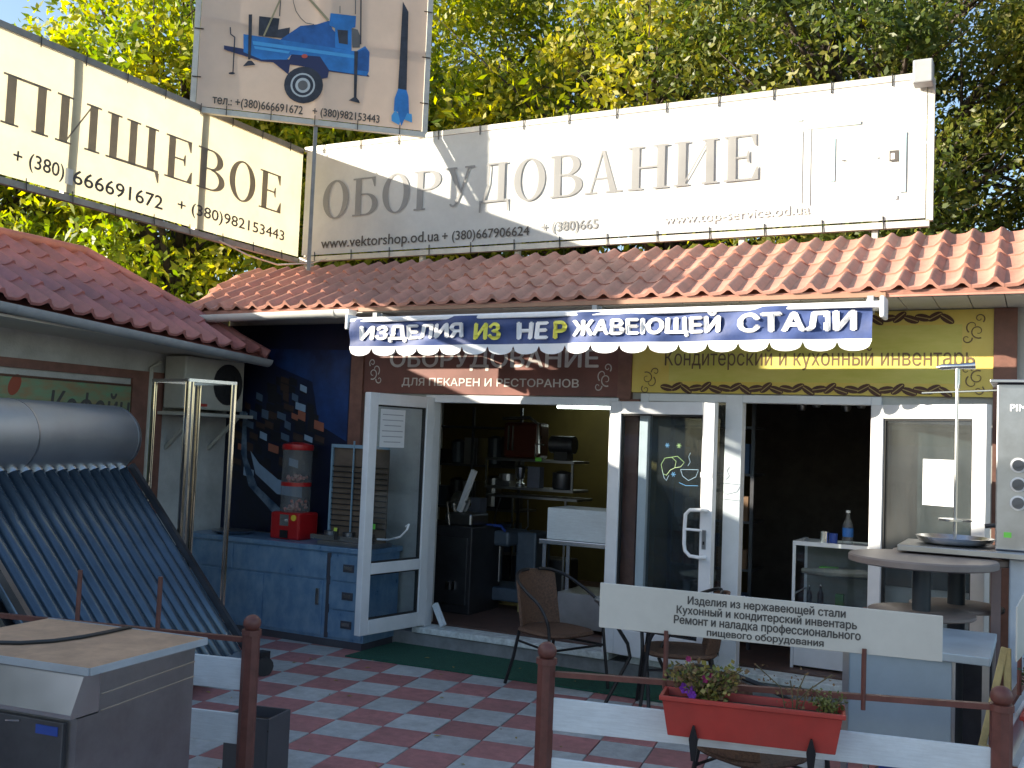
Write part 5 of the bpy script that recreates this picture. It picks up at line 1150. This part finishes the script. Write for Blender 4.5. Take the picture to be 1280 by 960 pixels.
bk = thing('goods_rack', 'dark rack of pots and boxes against the back of the left room', 'rack', (-5.9, 10.6, fl_))
for z_ in (.5, 1.0, 1.5, 1.95): part('shelf', MB().box(-6.6, -5.3, 10.5, 10.95, z_, z_+.025), steel_dark, bk)
for x_ in (-6.58, -5.95, -5.32): part('upright', MB().bar((x_, 10.51, fl_), (x_, 10.51, 2.2), .03, .03, (0, 1, 0)), steel_dark, bk)
rnd = random.Random(9)
for z_ in (.525, 1.025, 1.525):
    for i in range(5):
        x_ = -6.5+.25*i; h_ = rnd.uniform(.16, .36); part('goods', MB().lathe((x_, 10.7, z_), [(.07, 0), (.09, .02), (.09, h_), (.03, h_+.03)], 14) if i % 2 else MB().box(x_-.09, x_+.09, 10.55, 10.8, z_, z_+h_), rnd.choice([machine, int_cab, steel_dark, steel_dull]), bk)
solo('storage_bin', MB().box(-5.15, -4.3, 9.62, 9.95, fl_, .62), int_cab, 'low dark bin under the stainless work table at the back', 'bin', (-4.7, 9.8, fl_), bevel=.02)
solo('looped_cable', MB().tube([(-5.02, 9.5, 1.22), (-5.08, 9.49, 1.0), (-5.0, 9.48, .82), (-4.80, 9.48, .8), (-4.68, 9.49, .95), (-4.70, 9.5, 1.22)], .008, 6), steel_dull, 'grey cable hanging in a loop under the work table in the left room', 'cable', (-4.9, 9.5, 1), smooth=True)
solo('weighing_scale', MB().box(-5.12, -4.95, 9.55, 9.75, 1.342, 1.40).tube([(-5.03, 9.65, 1.40), (-5.03, 9.65, 1.47)], .09, 16), steel_dull, 'low steel scale at the left end of the middle shelf in the left room', 'scale', (-5.03, 9.65, 1.34))
solo('steel_pot', MB().lathe((-4.38, 9.65, 1.342), [(.10, 0), (.11, .02), (.11, .16), (.115, .165), (.03, .19)], 20), steel_dark, 'dark lidded pot at the right end of the middle shelf in the left room', 'pot', (-4.38, 9.65, 1.34), smooth=True)

# ================================================================== INSIDE THE RIGHT DOORWAY
dc = thing('display_case', 'white framed glass display case with bottles inside the right doorway', 'display case', (-1.3, 8.2, fl_))
b = MB(); X0, X1, Y0, Y1, ZT_ = -1.70, -.55, 8.14, 8.6, 1.115
for x_ in (X0, X1):
    for y_ in (Y0, Y1): b.bar((x_, y_, fl_), (x_, y_, ZT_), .022, .022, (0, 1, 0))
b.bar((X0-.01, Y0, ZT_), (X1+.01, Y0, ZT_), .028, .032); b.bar((X0, Y0, ZT_), (X0, Y1, ZT_), .028, .028); b.bar((X0, Y0, .72), (X0, Y1, .72), .01, .01)
part('frame', b, pvc, dc); part('glass_pane', MB().box(X0+.012, X1-.012, Y0-.002, Y0+.002, .62, ZT_-.018), clear, dc)
part('panel', MB().box(X0+.012, X1-.012, Y0-.004, Y0+.01, .18, .60), pvc, dc); part('back', MB().box(X0+.012, X1-.012, Y1-.01, Y1, .2, ZT_-.018), M('case_back', (.28, .29, .26), .8), dc)
part('shelf', MB().box(X0+.012, X1-.012, Y0+.05, Y1-.012, .872, .882).box(X0+.012, X1-.012, Y0+.012, Y1-.012, .60, .615), clear, dc)
part('top', MB().box(X0+.01, X1, Y0+.015, Y1, ZT_-.01, ZT_+.006), pvc, dc)
def bottle(label, x, y, z, h, r, mat, capm, lab=None):
    t_ = thing('bottle', label, 'bottle', (x, y, z)); part('glass', MB().lathe((x, y, z), [(r*.9, 0), (r, .01), (r, h*.58), (r*.4, h*.78), (r*.36, h*.93)], 14), mat, t_, smooth=True)
    part('cap', MB().tube([(x, y, z+h*.93), (x, y, z+h)], r*.42, 10), capm, t_)
    if lab: part('wrapper', MB().tube([(x, y, z+h*.22), (x, y, z+h*.48)], r*1.03, 14), lab, t_)
bottle('clear water bottle with blue label standing on the display case', -1.33, 8.3, 1.122, .26, .04, pet, awn_white, M('blue_label', (.03, .16, .5), .5))
bottle('small dark bottle on the lower shelf of the display case, left of the pair', -1.60, 8.25, .616, .17, .022, blackp, steel); bottle('small dark bottle on the lower shelf of the display case, right of the pair', -1.52, 8.27, .616, .18, .024, blackp, steel)
solo('tin_can', MB().tube([(-1.50, 8.28, 1.122), (-1.50, 8.28, 1.21)], .035, 16), steel, 'shiny tin can left of the water bottle on the display case', 'can', (-1.5, 8.28, 1.12), smooth=True)
solo('drink_can', MB().tube([(-1.43, 8.26, 1.122), (-1.43, 8.26, 1.2)], .032, 16), blue_bag, 'blue can between the tin and the water bottle', 'can', (-1.43, 8.26, 1.12), smooth=True)
solo('boxed_gadget', MB().box(-1.53, -1.40, 8.24, 8.34, .883, .935), green_tag, 'lime green and black package on the upper shelf of the display case', 'package', (-1.5, 8.3, .88))
solo('wrapped_tools', MB().tube([(-1.66, 8.25, .895), (-1.45, 8.22, .90), (-1.2, 8.26, .91), (-1.1, 8.3, .90)], .028, 8, True, [.02, .034, .03, .02]), M('crumpled_bag', (.35, .31, .24), .5, var=.3), 'crumpled plastic bags along the upper shelf of the display case', 'bag', (-1.4, 8.25, .9), smooth=True)
solo('green_carton', MB().box(-1.40, -1.34, 8.22, 8.28, .616, .74), M('dark_green_carton', (.05, .16, .04), .5), 'dark green carton right of the bottles on the lower shelf of the case', 'box', (-1.37, 8.25, .62))
sf = thing('shop_shelving', 'dim goods shelving behind the fixed pane and right doorway', 'shelving', (-2.3, 9, fl_))
for z_ in (.4, .8, 1.2, 1.6, 2.0): part('shelf', MB().box(-2.88, -2.15, 8.6, 9.0, z_, z_+.02), steel_dark, sf)
for x_ in (-2.87, -2.16): part('upright', MB().bar((x_, 8.61, fl_), (x_, 8.61, 2.3), .03, .03, (0, 1, 0)), steel_dark, sf)
rnd = random.Random(4)
gm_ = [M('goods_dark_red', (.16, .05, .035), .6), M('goods_blue', (.05, .10, .2), .6), M('goods_brown', (.14, .08, .04), .6), M('goods_grey', (.16, .17, .17), .6)]
for z_, sn in ((.42, 'lowest'), (.82, 'second lowest'), (1.22, 'second highest'), (1.62, 'highest')):
    for i in range(7):
        x_ = -2.84+.095*i; h_ = rnd.uniform(.14, .30)
        tag(part('goods_box', MB().box(x_, x_+.075, 8.62, 8.8, z_, z_+h_), rnd.choice(gm_), None, origin=(x_, 8.7, z_)), 'narrow packet on the '+sn+' dim shelf behind the folded-back glass door', 'packet', 'packets on the '+sn+' dim shelf')
pe = thing('pot_rack', 'dark rack of hanging pans near the ceiling in the right room', 'rack', (-1.6, 9.5, 2.3))
part('rail', MB().bar((-2.0, 9.5, 2.45), (-.9, 9.5, 2.45), .02, .02), steel_dark, pe)
for i in range(8):
    x_ = -1.95+i*.13; part('pan', MB().lathe((x_, 9.5, 2.2+.03*(i % 3)), [(.03, 0), (.045, .03), (.045, .06)], 12).tube([(x_, 9.5, 2.25), (x_, 9.5, 2.44)], .004, 4), steel_dull, pe, smooth=True)

# ================================================================== TREES
def crown_mesh(seed, leafL, leafW, rx, ry, z0, z1, nclump, per, mat):
    g = np.random.default_rng(seed)
    cz, hz = (z0+z1)/2, (z1-z0)/2
    d = g.normal(size=(nclump, 3)); d /= np.linalg.norm(d, axis=1)[:, None]
    rr = g.uniform(.15, 1, (nclump, 1))**.45; lump = 1+.18*np.sin(d[:, :1]*5+seed)+.14*np.cos(d[:, 1:2]*6+d[:, 2:3]*4)
    cc = d*rr*lump*np.array([rx, ry, hz])+np.array([0, 0, cz])
    n = nclump*per; c = np.repeat(cc, per, 0)+g.normal(size=(n, 3))*np.array([.29, .29, .20])*np.repeat(g.uniform(.6, 1.35, (nclump, 1)), per, 0)
    a = g.normal(size=(n, 3)); a[:, 2] -= .35; a /= np.linalg.norm(a, axis=1)[:, None]
    bb_ = g.normal(size=(n, 3))*np.array([1, 1, .5]); s = np.cross(a, bb_); s /= np.linalg.norm(s, axis=1)[:, None]
    L = leafL*g.uniform(.6, 1.35, (n, 1)); Wd = leafW*g.uniform(.7, 1.3, (n, 1)); nn = np.cross(a, s)
    v = np.stack([c-a*L*.5, c-a*L*.05+s*Wd*.5+nn*Wd*.14, c+a*L*.5, c-a*L*.05-s*Wd*.5+nn*Wd*.14], 1).reshape(-1, 3)
    me = bpy.data.meshes.new('crown'); me.vertices.add(4*n); me.vertices.foreach_set('co', v.ravel().astype(np.float32))
    me.loops.add(4*n); me.loops.foreach_set('vertex_index', np.arange(4*n, dtype=np.int32)); me.polygons.add(n); me.polygons.foreach_set('loop_start', np.arange(0, 4*n, 4, dtype=np.int32))
    me.update(); me.validate(); me.materials.append(mat); return me, cc
def leafmat(name, c1, c2, c3, tr):
    m = bpy.data.materials.new(name); m.use_nodes = True; t = m.node_tree; n = t.nodes; l = t.links; b = n['Principled BSDF']
    ge = n.new('ShaderNodeNewGeometry'); tc = n.new('ShaderNodeTexCoord'); no = n.new('ShaderNodeTexNoise'); no.inputs['Scale'].default_value = .7; no.inputs['Detail'].default_value = 2
    l.new(tc.outputs['Object'], no.inputs['Vector'])
    ad = n.new('ShaderNodeMath'); ad.operation = 'MULTIPLY_ADD'; ad.inputs[1].default_value = .45; l.new(ge.outputs['Random Per Island'], ad.inputs[0])
    sb_ = n.new('ShaderNodeMath'); sb_.operation = 'MULTIPLY_ADD'; sb_.inputs[1].default_value = 1.3; sb_.inputs[2].default_value = -.37; l.new(no.outputs['Fac'], sb_.inputs[0]); l.new(sb_.outputs[0], ad.inputs[2])
    cr = n.new('ShaderNodeValToRGB'); l.new(ad.outputs[0], cr.inputs[0]); e = cr.color_ramp.elements
    e[0].position = .15; e[0].color = (*c1, 1); e[1].position = .85; e[1].color = (*c3, 1); q = e.new(.5); q.color = (*c2, 1)
    l.new(cr.outputs[0], b.inputs['Base Color']); b.inputs['Roughness'].default_value = .45; b.inputs['Specular IOR Level'].default_value = .4
    x = n.new('ShaderNodeBsdfTranslucent'); hs = n.new('ShaderNodeHueSaturation'); hs.inputs['Value'].default_value = 1.6; hs.inputs['Saturation'].default_value = 1.1
    l.new(cr.outputs[0], hs.inputs['Color']); l.new(hs.outputs[0], x.inputs[0]); mx = n.new('ShaderNodeMixShader'); mx.inputs[0].default_value = tr
    l.new(b.outputs[0], mx.inputs[1]); l.new(x.outputs[0], mx.inputs[2]); l.new(mx.outputs[0], n['Material Output'].inputs[0]); return m
lm1 = leafmat('yellow_green_leaves', (.10, .17, .012), (.22, .27, .02), (.45, .40, .03), .5)
lm2 = leafmat('mid_green_leaves', (.07, .11, .012), (.16, .19, .02), (.36, .32, .04), .5)
lm3 = leafmat('dark_green_leaves', (.04, .07, .012), (.09, .12, .02), (.24, .22, .04), .4)
protos = [(crown_mesh(11, .145, .065, 2.6, 2.3, 2.2, 9.3, 135, 290, lm1)), (crown_mesh(23, .125, .055, 2.6, 2.3, 2.6, 9.6, 115, 300, lm2)), (crown_mesh(37, .10, .045, 2.7, 2.4, 2.5, 9.6, 165, 340, lm3))]
def trunk_mesh(cc, seed):
    rnd = random.Random(seed); b = MB(); b.tube([(0, 0, -.1), (.05, .02, 1.5), (-.04, .05, 3.2), (.08, 0, 5.2), (0, .05, 7.6)], 1, 10, True, [.20, .16, .13, .08, .02])
    idx = list(range(len(cc))); rnd.shuffle(idx)
    for i in idx[:60]:
        p = V(cc[i]); zb = max(1.6, min(6.4, p.z-rnd.uniform(.8, 2.2))); s = V((.02, .03, zb)); mid = s.lerp(p, .5)+V((rnd.uniform(-.2, .2), rnd.uniform(-.2, .2), rnd.uniform(0, .3)))
        b.tube([s, mid, p], 1, 5, True, [.07, .042, .01])
        for _ in range(2):
            q = p+V((rnd.gauss(0, .5), rnd.gauss(0, .5), rnd.gauss(.1, .4))); b.tube([mid, (mid+q)/2+V((0, 0, .1)), q], 1, 4, True, [.02, .014, .004])
    me = b.mesh('trunk', bark, True); return me
tms = [trunk_mesh(p[1], i) for i, p in enumerate(protos)]
TREES = [(-13.9, 9.6, 0, .86, 20, 'yellow-green tree beyond the left kiosk, its foliage showing under the cream banner'),
         (-10.9, 10.6, 0, 1.0, 130, 'bright yellow-green tree filling the gap between the cream banner and the peach sign'),
         (-11.2, 14.6, 0, 1.1, 75, 'yellow-green tree rising behind the peach banner'),
         (-8.2, 13.2, 0, 1.0, 200, 'yellow-leaved tree just right of the peach banner'),
         (-7.9, 17.0, 1, 1.2, 10, 'green tree with bare branches against blue sky behind the middle of the white banner'),
         (-4.6, 13.6, 1, 1.05, 160, 'mid-green tree above the middle of the white banner'),
         (-1.6, 13.2, 2, 1.05, 40, 'dark green tree above the right half of the white banner'),
         (1.6, 13.4, 2, 1.05, 100, 'dark green tree at the upper right corner above the roof'),
         (3.2, 19, 2, 1.3, 180, 'far dark tree at the right edge behind the roof')]
for x_, y_, k, s, a, lab in TREES:
    t_ = thing('leafy_tree', lab, 'tree', (x_, y_, -.08), 'trees behind the shops')
    t_.rotation_euler = (0, 0, rad(a)); t_.scale = (s, s, s*.97)
    for nm, me in (('crown', protos[k][0]), ('trunk', tms[k])):
        o = bpy.data.objects.new(nm, me); COL.objects.link(o); o.parent = t_
